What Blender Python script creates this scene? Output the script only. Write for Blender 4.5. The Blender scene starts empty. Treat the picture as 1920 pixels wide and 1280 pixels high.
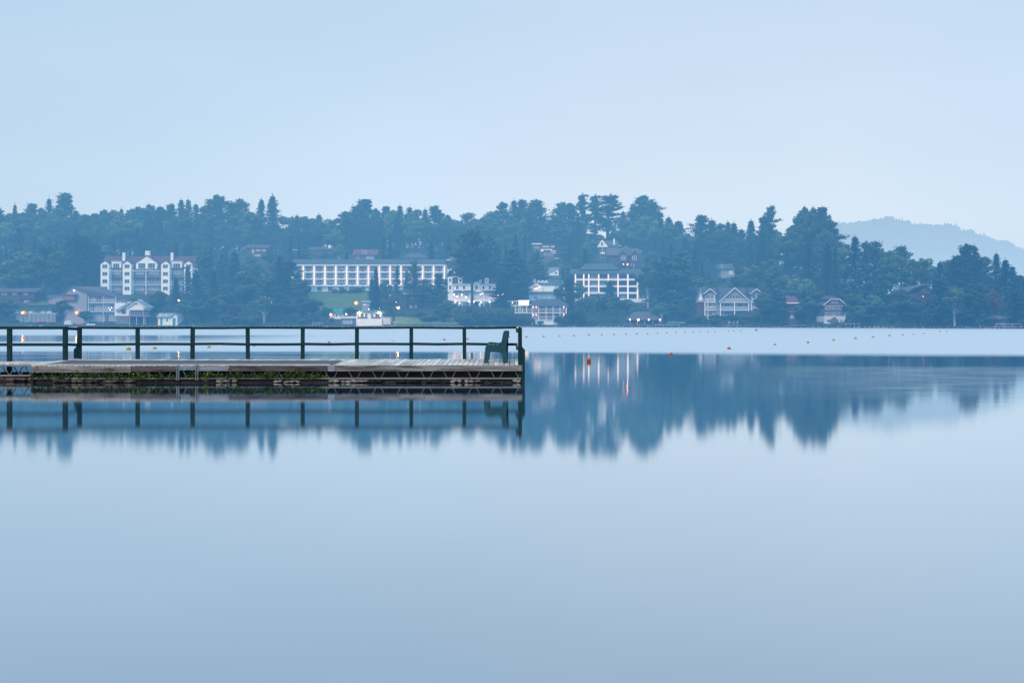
import bpy, bmesh, math, random
import numpy as np
from mathutils import Vector, Matrix
R = random.Random(7)
NR = np.random.default_rng(11)
C = bpy.context.scene.collection
SC = bpy.context.scene
F, CX, HY, EYE = 1600.0, 960.0, 604.7, 1.81

# ------------------------------------------------------------------ helpers
def lerp(a, b, t): return a + (b - a) * t
def interp(x, pts):
    if x <= pts[0][0]: return pts[0][1]
    for (a, va), (b, vb) in zip(pts, pts[1:]):
        if x <= b: return lerp(va, vb, (x - a) / (b - a))
    return pts[-1][1]
def PX(px, Y): return (px - CX) / F * Y
def PZ(py, Y): return EYE - (py - HY) / F * Y

def loc_of(o):
    v = Vector((0, 0, 0))
    while o is not None:
        v += o.location; o = o.parent
    return v
def tag(o, label=None, cat=None, group=None, kind=None):
    if label: o['label'] = label
    if cat: o['category'] = cat
    if group: o['group'] = group
    if kind: o['kind'] = kind
    return o
def empty(name, loc, label, cat, group=None):
    o = bpy.data.objects.new(name, None); C.objects.link(o); o.location = loc
    o.empty_display_size = 0.2
    return tag(o, label, cat, group)

class MB:
    """collects shapes in world coordinates and links them as ONE mesh object"""
    def __init__(s): s.v, s.f, s.m, s.tone = [], [], [], []
    def add(s, vs, fs, m=0, tone=0.5):
        b = len(s.v); s.v += [tuple(v) for v in vs]
        for f in fs:
            s.f.append([b + i for i in f]); s.m.append(m); s.tone.append(tone)
        return s
    def box(s, x0, x1, y0, y1, z0, z1, m=0, tone=0.5):
        x0, x1 = min(x0, x1), max(x0, x1); z0, z1 = min(z0, z1), max(z0, z1); y0, y1 = min(y0, y1), max(y0, y1)
        vs = [(x0,y0,z0),(x1,y0,z0),(x1,y1,z0),(x0,y1,z0),(x0,y0,z1),(x1,y0,z1),(x1,y1,z1),(x0,y1,z1)]
        return s.add(vs, [(0,3,2,1),(4,5,6,7),(0,1,5,4),(1,2,6,5),(2,3,7,6),(3,0,4,7)], m, tone)
    def hexa(s, vs, m=0, tone=0.5):
        return s.add(vs, [(0,3,2,1),(4,5,6,7),(0,1,5,4),(1,2,6,5),(2,3,7,6),(3,0,4,7)], m, tone)
    def prism(s, poly, y0, y1, m=0, tone=0.5):
        """poly: (x, z) counter-clockwise seen from -Y, extruded y0..y1"""
        n = len(poly)
        vs = [(x, y0, z) for x, z in poly] + [(x, y1, z) for x, z in poly]
        fs = [tuple(range(n)), tuple(range(2*n-1, n-1, -1))]
        fs += [(i, n + i, n + (i+1) % n, (i+1) % n) for i in range(n)]
        return s.add(vs, fs, m, tone)
    def prismx(s, poly, x0, x1, m=0, tone=0.5):
        """poly: (y, z) extruded along x"""
        n = len(poly)
        vs = [(x0, y, z) for y, z in poly] + [(x1, y, z) for y, z in poly]
        fs = [tuple(range(n-1, -1, -1)), tuple(range(n, 2*n))]
        fs += [(i, (i+1) % n, n + (i+1) % n, n + i) for i in range(n)]
        return s.add(vs, fs, m, tone)
    def tube(s, p, q, r0, r1=None, n=6, m=0, tone=0.5):
        r1 = r0 if r1 is None else r1
        p, q = Vector(p), Vector(q); d = (q - p).normalized()
        a = d.orthogonal().normalized(); b = d.cross(a)
        vs = []
        for c, r in ((p, r0), (q, r1)):
            for i in range(n):
                t = 2*math.pi*i/n; vs.append(c + a*math.cos(t)*r + b*math.sin(t)*r)
        fs = [(i, (i+1) % n, n + (i+1) % n, n + i) for i in range(n)] + [tuple(range(n-1,-1,-1)), tuple(range(n, 2*n))]
        return s.add(vs, fs, m, tone)
    def ball(s, c, r, sz=1.0, n=10, k=6, m=0, z0=-1.0, z1=1.0, tone=0.5):
        c = Vector(c); vs, fs = [], []
        a0, a1 = math.asin(z0), math.asin(z1)
        for j in range(k + 1):
            a = lerp(a0, a1, j / k)
            for i in range(n):
                t = 2*math.pi*i/n
                vs.append(c + Vector((math.cos(a)*math.cos(t)*r, math.cos(a)*math.sin(t)*r, math.sin(a)*r*sz)))
        for j in range(k):
            for i in range(n):
                fs.append((j*n+i, j*n+(i+1) % n, (j+1)*n+(i+1) % n, (j+1)*n+i))
        return s.add(vs, fs, m, tone)
    def build(s, name, mats, parent=None, smooth=False):
        if not isinstance(mats, (list, tuple)): mats = [mats]
        me = bpy.data.meshes.new(name)
        o0 = loc_of(parent) if parent else Vector((0, 0, 0))
        me.from_pydata([(x-o0.x, y-o0.y, z-o0.z) for x, y, z in s.v], [], s.f)
        for m in mats: me.materials.append(m)
        me.polygons.foreach_set('material_index', s.m)
        at = me.attributes.new('tone', 'FLOAT', 'FACE'); at.data.foreach_set('value', s.tone)
        if smooth: me.polygons.foreach_set('use_smooth', [True]*len(s.f))
        me.update()
        o = bpy.data.objects.new(name, me); C.objects.link(o)
        if parent: o.parent = parent
        return o

# ------------------------------------------------------------------ materials
def nn(nt, t, **kw):
    n = nt.nodes.new(t)
    for k, v in kw.items(): setattr(n, k, v)
    return n
def math_n(nt, op, a, b=None, clamp=False):
    n = nn(nt, 'ShaderNodeMath', operation=op); n.use_clamp = clamp
    for i, v in enumerate((a, b)):
        if v is None: continue
        if isinstance(v, (int, float)): n.inputs[i].default_value = v
        else: nt.links.new(v, n.inputs[i])
    return n.outputs[0]
def mixc(nt, fac, a, b, mode='MIX'):
    n = nn(nt, 'ShaderNodeMix', data_type='RGBA', blend_type=mode)
    for s_, v in ((n.inputs[0], fac), (n.inputs[6], a), (n.inputs[7], b)):
        if isinstance(v, (int, float)): s_.default_value = v
        elif isinstance(v, tuple): s_.default_value = v if len(v) == 4 else (*v, 1)
        else: nt.links.new(v, s_)
    return n.outputs[2]
def mapr(nt, v, a, b, c=0.0, d=1.0, smooth=False):
    n = nn(nt, 'ShaderNodeMapRange'); n.clamp = True
    if smooth: n.interpolation_type = 'SMOOTHSTEP'
    nt.links.new(v, n.inputs[0])
    for i, q in zip((1, 2, 3, 4), (a, b, c, d)):
        if isinstance(q, (int, float)): n.inputs[i].default_value = q
        else: nt.links.new(q, n.inputs[i])
    return n.outputs[0]

# aerial haze put into far materials: base colour dimmed, blue emission added, by distance
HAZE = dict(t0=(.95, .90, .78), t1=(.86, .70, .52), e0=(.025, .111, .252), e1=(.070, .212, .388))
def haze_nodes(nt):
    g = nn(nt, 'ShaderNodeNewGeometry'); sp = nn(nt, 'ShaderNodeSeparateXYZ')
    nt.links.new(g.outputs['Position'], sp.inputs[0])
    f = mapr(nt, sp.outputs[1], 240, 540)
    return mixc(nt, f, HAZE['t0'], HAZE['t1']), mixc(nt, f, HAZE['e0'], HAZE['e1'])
def finish(m, nt, color, rough, spec, metallic, haze, transl=0.0, bump=None):
    out = nn(nt, 'ShaderNodeOutputMaterial')
    bs = nn(nt, 'ShaderNodeBsdfPrincipled')
    bs.inputs['Roughness'].default_value = rough
    bs.inputs['Specular IOR Level'].default_value = spec
    bs.inputs['Metallic'].default_value = metallic
    if bump is not None: nt.links.new(bump, bs.inputs['Normal'])
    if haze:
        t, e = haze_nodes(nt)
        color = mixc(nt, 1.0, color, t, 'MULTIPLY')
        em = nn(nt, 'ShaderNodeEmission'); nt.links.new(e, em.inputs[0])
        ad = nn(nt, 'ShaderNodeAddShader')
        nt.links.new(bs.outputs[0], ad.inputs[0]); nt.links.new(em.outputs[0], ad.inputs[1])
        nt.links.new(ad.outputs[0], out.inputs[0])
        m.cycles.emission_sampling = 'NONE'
    else:
        nt.links.new(bs.outputs[0], out.inputs[0])
    if isinstance(color, tuple): bs.inputs['Base Color'].default_value = (*color, 1)
    else: nt.links.new(color, bs.inputs['Base Color'])
    return m
def mat(name, col, col2=None, scale=1.0, stretch=(1, 1, 1), rough=.75, spec=.25, metallic=0.0, haze=True, tone=0.0, detail=4, bump=0.0):
    m = bpy.data.materials.new(name); m.use_nodes = True; nt = m.node_tree; nt.nodes.clear()
    col2 = col2 or tuple(c*.72 for c in col)
    g = nn(nt, 'ShaderNodeNewGeometry'); mp = nn(nt, 'ShaderNodeMapping')
    mp.inputs['Scale'].default_value = stretch
    nt.links.new(g.outputs['Position'], mp.inputs[0])
    no = nn(nt, 'ShaderNodeTexNoise'); no.inputs['Scale'].default_value = scale; no.inputs['Detail'].default_value = detail
    nt.links.new(mp.outputs[0], no.inputs['Vector'])
    c = mixc(nt, mapr(nt, no.outputs[0], .32, .68), col, col2)
    if tone:
        at = nn(nt, 'ShaderNodeAttribute', attribute_name='tone')
        v = mapr(nt, at.outputs['Fac'], 0, 1, 1 - tone, 1 + tone)
        hv = nn(nt, 'ShaderNodeHueSaturation'); nt.links.new(v, hv.inputs['Value']); nt.links.new(c, hv.inputs['Color']); c = hv.outputs[0]
    bn = None
    if bump:
        b = nn(nt, 'ShaderNodeBump'); b.inputs['Strength'].default_value = bump; b.inputs['Distance'].default_value = .02
        nt.links.new(no.outputs[0], b.inputs['Height']); bn = b.outputs[0]
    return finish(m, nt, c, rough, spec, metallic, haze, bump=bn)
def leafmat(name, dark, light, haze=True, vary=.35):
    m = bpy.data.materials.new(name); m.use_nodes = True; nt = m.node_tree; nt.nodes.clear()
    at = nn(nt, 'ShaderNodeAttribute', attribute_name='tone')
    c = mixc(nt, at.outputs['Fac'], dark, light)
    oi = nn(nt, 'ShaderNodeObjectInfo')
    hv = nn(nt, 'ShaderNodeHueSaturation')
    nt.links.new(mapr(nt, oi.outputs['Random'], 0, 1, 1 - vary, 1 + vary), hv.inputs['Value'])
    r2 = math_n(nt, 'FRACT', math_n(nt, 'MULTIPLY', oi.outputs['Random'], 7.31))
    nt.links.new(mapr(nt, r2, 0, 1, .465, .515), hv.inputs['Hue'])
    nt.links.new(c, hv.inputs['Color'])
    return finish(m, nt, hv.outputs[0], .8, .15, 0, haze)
def emis(name, col, st):
    m = bpy.data.materials.new(name); m.use_nodes = True; nt = m.node_tree; nt.nodes.clear()
    out = nn(nt, 'ShaderNodeOutputMaterial'); e = nn(nt, 'ShaderNodeEmission')
    e.inputs[0].default_value = (*col, 1); e.inputs[1].default_value = st
    nt.links.new(e.outputs[0], out.inputs[0]); return m

M = {}
M['white'] = mat('white_paint', (.86, .83, .81), (.76, .74, .74), scale=.5, rough=.6)
M['cream'] = mat('pale_siding', (.62, .58, .56), (.52, .50, .50), scale=.4, stretch=(.2, .2, 6))
M['grey'] = mat('grey_siding', (.30, .27, .29), (.24, .23, .25), scale=.5, stretch=(.3, .3, 5))
M['lilac'] = mat('lilac_grey_siding', (.33, .32, .37), (.28, .27, .32), scale=.4)
M['brown'] = mat('brown_timber', (.085, .056, .054), (.06, .042, .045), scale=.6)
M['shingle'] = mat('brown_shingle', (.15, .11, .12), (.10, .08, .09), scale=1.2, stretch=(.4, .4, 3))
M['redbrown'] = mat('red_brown_roof', (.11, .075, .085), (.08, .055, .068), scale=.5, stretch=(.5, 2, 2))
M['red'] = mat('dull_red_roof', (.17, .078, .10), (.13, .062, .085), scale=.5)
M['slate'] = mat('slate_blue_roof', (.085, .115, .135), (.06, .085, .105), scale=.35, stretch=(.5, 2, 2))
M['greyroof'] = mat('grey_roof', (.13, .125, .155), (.10, .10, .125), scale=.4, stretch=(.5, 2, 2))
M['paleroof'] = mat('pale_grey_roof', (.32, .36, .40), (.25, .29, .33), scale=.5)
M['teal'] = mat('teal_metal_roof', (.06, .28, .27), (.05, .23, .23), scale=.5)
M['mansard'] = mat('dark_mansard_slate', (.06, .075, .085), (.04, .055, .065), scale=1.)
M['stone'] = mat('field_stone', (.20, .19, .19), (.11, .11, .115), scale=1.2)
M['concrete'] = mat('pale_concrete', (.26, .30, .30), (.19, .22, .23), scale=.4, stretch=(1, 1, .3))
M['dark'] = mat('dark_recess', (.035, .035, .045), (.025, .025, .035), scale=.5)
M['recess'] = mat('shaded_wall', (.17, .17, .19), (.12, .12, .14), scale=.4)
M['glass'] = mat('window_glass', (.04, .055, .075), (.025, .035, .05), scale=.25, rough=.15, spec=.5)
M['paleglass'] = mat('curtained_glass', (.30, .33, .36), (.18, .2, .24), scale=.6, rough=.25, spec=.5)
M['flowers'] = mat('purple_flowers', (.16, .03, .09), (.09, .03, .05), scale=1.5)
M['bluerail'] = mat('pale_rail', (.62, .64, .68), (.52, .54, .58), scale=.4)
M['pinkrail'] = mat('pinkish_timber', (.42, .27, .27), (.34, .22, .23), scale=.8)
M['bark'] = mat('bark', (.055, .045, .04), (.035, .03, .028), scale=2, stretch=(2, 2, .4))
M['birchbark'] = mat('birch_bark', (.42, .40, .38), (.22, .21, .2), scale=1.5, stretch=(1, 1, 2))
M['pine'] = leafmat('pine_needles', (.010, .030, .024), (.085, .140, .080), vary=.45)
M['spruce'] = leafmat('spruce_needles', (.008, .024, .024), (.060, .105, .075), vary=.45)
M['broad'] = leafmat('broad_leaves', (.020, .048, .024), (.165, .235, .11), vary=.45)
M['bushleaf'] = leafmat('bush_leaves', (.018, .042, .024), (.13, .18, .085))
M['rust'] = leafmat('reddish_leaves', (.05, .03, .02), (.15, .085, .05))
M['pole'] = mat('weathered_pole', (.38, .32, .32), (.28, .25, .25), scale=1.)
M['metal'] = mat('dark_lamp_metal', (.06, .06, .07), rough=.5)
M['hull_red'] = mat('red_hull', (.62, .05, .07), (.5, .045, .06), scale=.6, rough=.35)
M['hull_white'] = mat('white_hull', (.75, .75, .75), (.6, .6, .62), scale=.6, rough=.35)
M['umbrella'] = mat('red_canvas', (.6, .06, .07), (.5, .05, .06))
M['carwhite'] = mat('white_car_paint', (.75, .76, .78), rough=.25, spec=.5)
M['carsilver'] = mat('silver_car_paint', (.45, .47, .5), rough=.3, spec=.5)
M['cardark'] = mat('dark_car_paint', (.05, .06, .09), rough=.25, spec=.5)
M['tyre'] = mat('tyre_rubber', (.02, .02, .02))
M['dockwood'] = mat('far_dock_boards', (.40, .38, .37), (.30, .29, .29), scale=1.)
M['seatteal'] = mat('pale_teal_plastic', (.14, .27, .27), rough=.5)
M['warm'] = emis('warm_lamp_glow', (1.0, .55, .34), 6.0)
M['col_glow'] = emis('column_strip_glow', (1.0, .80, .76), 1.15)  # emission standing in for light falling on the columns
M['orange_lamp'] = emis('sodium_lamp_glow', (1.0, .28, .06), 60.0)
M['yellow_lamp'] = emis('yellow_lamp_glow', (1.0, .74, .28), 95.0)
M['pink_lamp'] = emis('pink_lamp_glow', (1.0, .30, .25), 6.0)
M['sign_glow'] = emis('lit_panel_glow', (1.0, .80, .62), 2.2)
M['orange_halo'] = emis('orange_halo_glow', (1.0, .40, .17), 1.15)  # self-glowing colour of the halo balls added behind lamps
M['yellow_halo'] = emis('yellow_halo_glow', (1.0, .78, .40), 1.0)  # same added halo, for the yellow lamps
M['white_lamp'] = emis('white_lamp_glow', (1.0, .95, .85), 5.0)
# pier (near: no air light)
M['planks'] = mat('weathered_planks', (.80, .76, .70), (.56, .54, .50), scale=5, stretch=(3, .5, 3), haze=False, tone=.30, bump=.3, detail=6)
M['mat'] = mat('grey_deck_covering', (.15, .155, .175), (.10, .105, .12), scale=4, stretch=(.4, 5, 3), haze=False, bump=.2, detail=6)
M['edge'] = mat('bleached_edge_board', (.74, .72, .70), (.55, .54, .53), scale=3, stretch=(.6, 3, 3), haze=False)
M['fascia'] = mat('weathered_fascia', (.33, .30, .285), (.07, .062, .058), scale=3.6, stretch=(.45, 2, 5), haze=False, tone=.35, bump=.5, detail=8)
M['fascia_dark'] = mat('stained_fascia', (.15, .13, .135), (.03, .026, .028), scale=3.6, stretch=(.45, 2, 5), haze=False, tone=.3, bump=.5, detail=8)
M['fascia_pale'] = mat('newer_fascia', (.33, .33, .38), (.19, .18, .21), scale=3, stretch=(.5, 2, 9), haze=False, tone=.2, bump=.3, detail=7)
M['rail'] = mat('dark_green_rail_paint', (.009, .043, .052), (.006, .029, .037), scale=2.5, haze=False, rough=.6, spec=.1)
M['bench'] = mat('dark_teal_bench', (.010, .080, .100), (.007, .056, .072), scale=6, haze=False, rough=.4, spec=.2)
M['steel'] = mat('galvanised_steel', (.26, .28, .29), (.15, .165, .175), scale=4, stretch=(.5, 2, 4), haze=False, rough=.5, metallic=.0)
M['crib'] = mat('dark_timber', (.030, .026, .026), (.012, .011, .012), scale=3, stretch=(.4, 2, 7), haze=False, tone=.4, detail=7)  # near-black brown timber colour
M['rock'] = mat('tan_stone', (.46, .36, .28), (.20, .155, .12), scale=7, haze=False, tone=.35, bump=.5)
M['rock_brown'] = mat('brown_stone', (.17, .11, .075), (.065, .045, .035), scale=6, haze=False, tone=.4, bump=.5)
M['rock_dark'] = mat('dark_stone', (.045, .036, .034), (.02, .017, .017), scale=6, haze=False, tone=.4, bump=.5)  # darkest of the three stone colours
M['weed'] = leafmat('weed_leaves', (.012, .030, .010), (.12, .19, .04), haze=False, vary=.1)
M['weed_bright'] = leafmat('bright_weed_leaves', (.08, .15, .025), (.32, .46, .09), haze=False, vary=.1)
M['stem'] = mat('brown_stem', (.10, .075, .045), haze=False)
M['b_orange'] = mat('orange_buoy', (.75, .17, .05), (.6, .13, .04), scale=6, haze=False, rough=.35)
M['b_band'] = mat('dark_orange_band', (.40, .07, .03), haze=False, rough=.4)
M['b_dull'] = mat('hazed_orange_buoy', (.48, .27, .19), (.40, .22, .16), haze=False)  # orange muted to carry the haze of distance
M['b_pale'] = mat('hazed_yellow_buoy', (.48, .38, .19), (.38, .31, .17), haze=False)  # yellow muted for distance haze as well
M['b_yellow'] = mat('yellow_buoy', (.60, .38, .08), (.45, .28, .06), scale=6, haze=False, rough=.4)
M['b_red'] = mat('red_buoy', (.68, .09, .09), haze=False, rough=.4)
M['b_pink'] = mat('pink_buoy', (.75, .22, .26), haze=False, rough=.4)
M['b_white'] = mat('white_buoy', (.75, .74, .7), haze=False, rough=.4)

# ------------------------------------------------------------------ terrain
SHORE = [(-900, 345), (300, 350), (800, 340), (1300, 336), (1440, 306), (1600, 285), (1900, 253), (2600, 240)]
RIDGE = [(-900, 44), (0, 45), (250, 44), (500, 48), (700, 50), (1120, 50), (1200, 46), (1300, 36), (1450, 30), (1560, 22), (1620, 10), (1750, 7), (1950, 5), (2600, 5)]
SLOPE = .27
def shoreY(a): return interp(a, SHORE)
def ridgeH(a): return interp(a, RIDGE)
def ground(x, Y):
    a = x / max(Y, 1) * F + CX
    d = Y - shoreY(a)
    if d < 0: return max(-4.0, d * .3)
    t = d * SLOPE / ridgeH(a); r = ridgeH(a)
    s = t if t < .7 else .7 + .3 * math.tanh((t - .7) / .3)
    return .55 * min(1, d / 2.0) + r * s
def ray_ground(px, py):
    """distance at which the hillside is met at this bearing and height"""
    a = shoreY(px); Y = a
    while Y < 900:
        if PZ(py, Y) <= ground(PX(px, Y), Y): return Y
        Y += .25
    return Y

def terrain():
    xs = list(np.arange(-520, 521, 6.0)); xs = [-3000, -1800, -1000, -700] + xs + [700, 1000, 1800, 3000]
    ys = [230, 240] + list(np.arange(246, 620, 4.0)) + [640, 680, 740, 820, 1000, 1300, 1800, 2600, 4000]
    mb = MB(); n = len(xs)
    vs = []
    for y in ys:
        for x in xs:
            z = ground(x, y)
            z += .25 * math.sin(x * .21 + y * .13) * math.sin(y * .17 - x * .08) if z > 1.2 else 0
            vs.append((x, y, z))
    fs = [(j*n+i, j*n+i+1, (j+1)*n+i+1, (j+1)*n+i) for j in range(len(ys)-1) for i in range(n-1)]
    mb.add(vs, fs)
    m = mat('hillside_ground', (.045, .065, .03), (.025, .04, .022), scale=.08)
    o = mb.build('ground', m, smooth=True); tag(o, kind='structure')
terrain()

def lawn(name, pts, m, n=14, lift=.12):
    """a strip of lawn following the hillside, pts: px,py corners (left-near, right-near, right-far, left-far)"""
    w = []
    for px, py in pts:
        Y = ray_ground(px, py); w.append((PX(px, Y), Y))
    vs = []
    for j in range(n+1):
        for i in range(n+1):
            u, v = i/n, j/n
            x = lerp(lerp(w[0][0], w[1][0], u), lerp(w[3][0], w[2][0], u), v); y = lerp(lerp(w[0][1], w[1][1], u), lerp(w[3][1], w[2][1], u), v)
            vs.append((x, y, ground(x, y) + lift + (.3 if ground(x, y) > 1.2 else 0)))
    fs = [(j*(n+1)+i, j*(n+1)+i+1, (j+1)*(n+1)+i+1, (j+1)*(n+1)+i) for j in range(n) for i in range(n)]
    o = MB().add(vs, fs).build(name, m, smooth=True); tag(o, kind='structure'); return o
M['lawn'] = mat('mown_grass', (.10, .165, .05), (.075, .13, .045), scale=.25)
M['lawnpale'] = mat('dry_grass', (.17, .21, .09), (.11, .155, .065), scale=.3)
M['road'] = mat('drive_gravel', (.34, .25, .26), (.26, .21, .22), scale=.3)
M['shorerock'] = mat('shore_stones', (.30, .30, .31), (.12, .12, .13), scale=.8)
lawn('hotel_lawn', [(590, 584), (705, 584), (690, 549), (575, 549)], M['lawn'])
lawn('waterside_lawn', [(738, 609.5), (862, 609.5), (845, 598), (742, 596)], M['lawnpale'])
lawn('drive', [(92, 571), (118, 575), (122, 554), (72, 556)], M['road'])
lawn('lower_lawn', [(52, 574), (92, 574), (90, 562), (60, 562)], M['lawn'])

# ------------------------------------------------------------------ water and sky
def water():
    m = bpy.data.materials.new('lake_water'); m.use_nodes = True; nt = m.node_tree; nt.nodes.clear()
    L = nt.links
    out = nn(nt, 'ShaderNodeOutputMaterial')
    g = nn(nt, 'ShaderNodeNewGeometry'); sp = nn(nt, 'ShaderNodeSeparateXYZ'); L.new(g.outputs['Position'], sp.inputs[0])
    X, Y = sp.outputs[0], sp.outputs[1]
    mp = nn(nt, 'ShaderNodeMapping'); mp.inputs['Scale'].default_value = (.05, .12, 1); L.new(g.outputs['Position'], mp.inputs[0])
    no = nn(nt, 'ShaderNodeTexNoise'); no.inputs['Scale'].default_value = 1.0; no.inputs['Detail'].default_value = 3; L.new(mp.outputs[0], no.inputs['Vector'])
    wob = math_n(nt, 'MULTIPLY', math_n(nt, 'SUBTRACT', no.outputs[0], .5), 6.0)
    Yw = math_n(nt, 'ADD', Y, wob)
    # breeze-ruffled belt beyond about 52 m, nearer on the right
    yb = math_n(nt, 'ADD', Yw, math_n(nt, 'MULTIPLY', math_n(nt, 'MAXIMUM', X, 0.0), .22))
    belt = mapr(nt, yb, 49.5, 56.5, smooth=True)
    # sheltered calm strip on the left between about 82 and 118 m
    c1 = mapr(nt, Yw, 76, 86, smooth=True); c2 = mapr(nt, Yw, 132, 112, smooth=True); c3 = mapr(nt, X, -22, -44, smooth=True)
    calm = math_n(nt, 'MULTIPLY', math_n(nt, 'MULTIPLY', c1, c2), c3)
    # left part of the belt: streaky
    mp2 = nn(nt, 'ShaderNodeMapping'); mp2.inputs['Scale'].default_value = (.06, .5, 1); L.new(g.outputs['Position'], mp2.inputs[0])
    n2 = nn(nt, 'ShaderNodeTexNoise'); n2.inputs['Scale'].default_value = 1.0; n2.inputs['Detail'].default_value = 5; L.new(mp2.outputs[0], n2.inputs['Vector'])
    streak = math_n(nt, 'MULTIPLY', math_n(nt, 'MULTIPLY', mapr(nt, n2.outputs[0], .42, .6), mapr(nt, X, -2, -14, smooth=True)), math_n(nt, 'MULTIPLY', mapr(nt, Y, 40, 47, smooth=True), mapr(nt, Y, 60, 50, smooth=True)))
    mp4 = nn(nt, 'ShaderNodeMapping'); mp4.inputs['Scale'].default_value = (.42, 2.4, 1); mp4.inputs['Rotation'].default_value = (0, 0, math.radians(-3)); L.new(g.outputs['Position'], mp4.inputs[0])
    n4 = nn(nt, 'ShaderNodeTexNoise'); n4.inputs['Scale'].default_value = 1.0; n4.inputs['Detail'].default_value = 5; L.new(mp4.outputs[0], n4.inputs['Vector'])
    # light ripples in the near right
    r1 = mapr(nt, math_n(nt, 'SUBTRACT', X, math_n(nt, 'MULTIPLY', Y, .26)), -1.5, 7, smooth=True)
    rip = math_n(nt, 'MULTIPLY', r1, math_n(nt, 'MULTIPLY', mapr(nt, Yw, 16, 24, smooth=True), mapr(nt, Yw, 37, 33, smooth=True)))
    rough = math_n(nt, 'MAXIMUM', math_n(nt, 'MULTIPLY', belt, math_n(nt, 'SUBTRACT', 1.0, math_n(nt, 'MULTIPLY', calm, .85))), math_n(nt, 'MULTIPLY', streak, .4))
    rough = math_n(nt, 'MAXIMUM', rough, math_n(nt, 'MULTIPLY', rip, math_n(nt, 'MULTIPLY', mapr(nt, n4.outputs[0], .32, .68, .2, 1.0), .36)))
    # two lobes: the calm near-mirror and the wind-roughened facets, mixed by how ruffled the surface is
    gl = nn(nt, 'ShaderNodeBsdfGlossy', distribution='BECKMANN'); gl.inputs['Color'].default_value = (.93, .965, .985, 1)
    gl.inputs['Roughness'].default_value = .066
    gr = nn(nt, 'ShaderNodeBsdfGlossy', distribution='MULTI_GGX'); gr.inputs['Color'].default_value = (.83, .905, .95, 1)
    gr.inputs['Roughness'].default_value = .55
    gm = nn(nt, 'ShaderNodeMixShader'); L.new(rough, gm.inputs[0]); L.new(gl.outputs[0], gm.inputs[1]); L.new(gr.outputs[0], gm.inputs[2])
    # fine ripples
    mp3 = nn(nt, 'ShaderNodeMapping'); mp3.inputs['Scale'].default_value = (.5, 2.6, 1); mp3.inputs['Rotation'].default_value = (0, 0, math.radians(-6)); L.new(g.outputs['Position'], mp3.inputs[0])
    n3 = nn(nt, 'ShaderNodeTexNoise'); n3.inputs['Scale'].default_value = 1.0; n3.inputs['Detail'].default_value = 3; L.new(mp3.outputs[0], n3.inputs['Vector'])
    bu = nn(nt, 'ShaderNodeBump'); bu.inputs['Distance'].default_value = .01
    L.new(math_n(nt, 'MULTIPLY', rip, .15), bu.inputs['Strength']); L.new(n3.outputs[0], bu.inputs['Height'])
    L.new(bu.outputs[0], gl.inputs['Normal'])
    df = nn(nt, 'ShaderNodeBsdfDiffuse'); df.inputs['Color'].default_value = (.048, .110, .185, 1)
    lw = nn(nt, 'ShaderNodeLayerWeight'); lw.inputs['Blend'].default_value = .5
    mx = nn(nt, 'ShaderNodeMixShader'); L.new(lw.outputs['Facing'], mx.inputs[0]); L.new(df.outputs[0], mx.inputs[1]); L.new(gm.outputs[0], mx.inputs[2])
    L.new(mx.outputs[0], out.inputs[0])
    mb = MB(); mb.add([(-3000, -120, 0), (3000, -120, 0), (3000, 700, 0), (-3000, 700, 0)], [(0, 1, 2, 3)])
    o = mb.build('lake_water', m); tag(o, kind='structure')
water()

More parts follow.
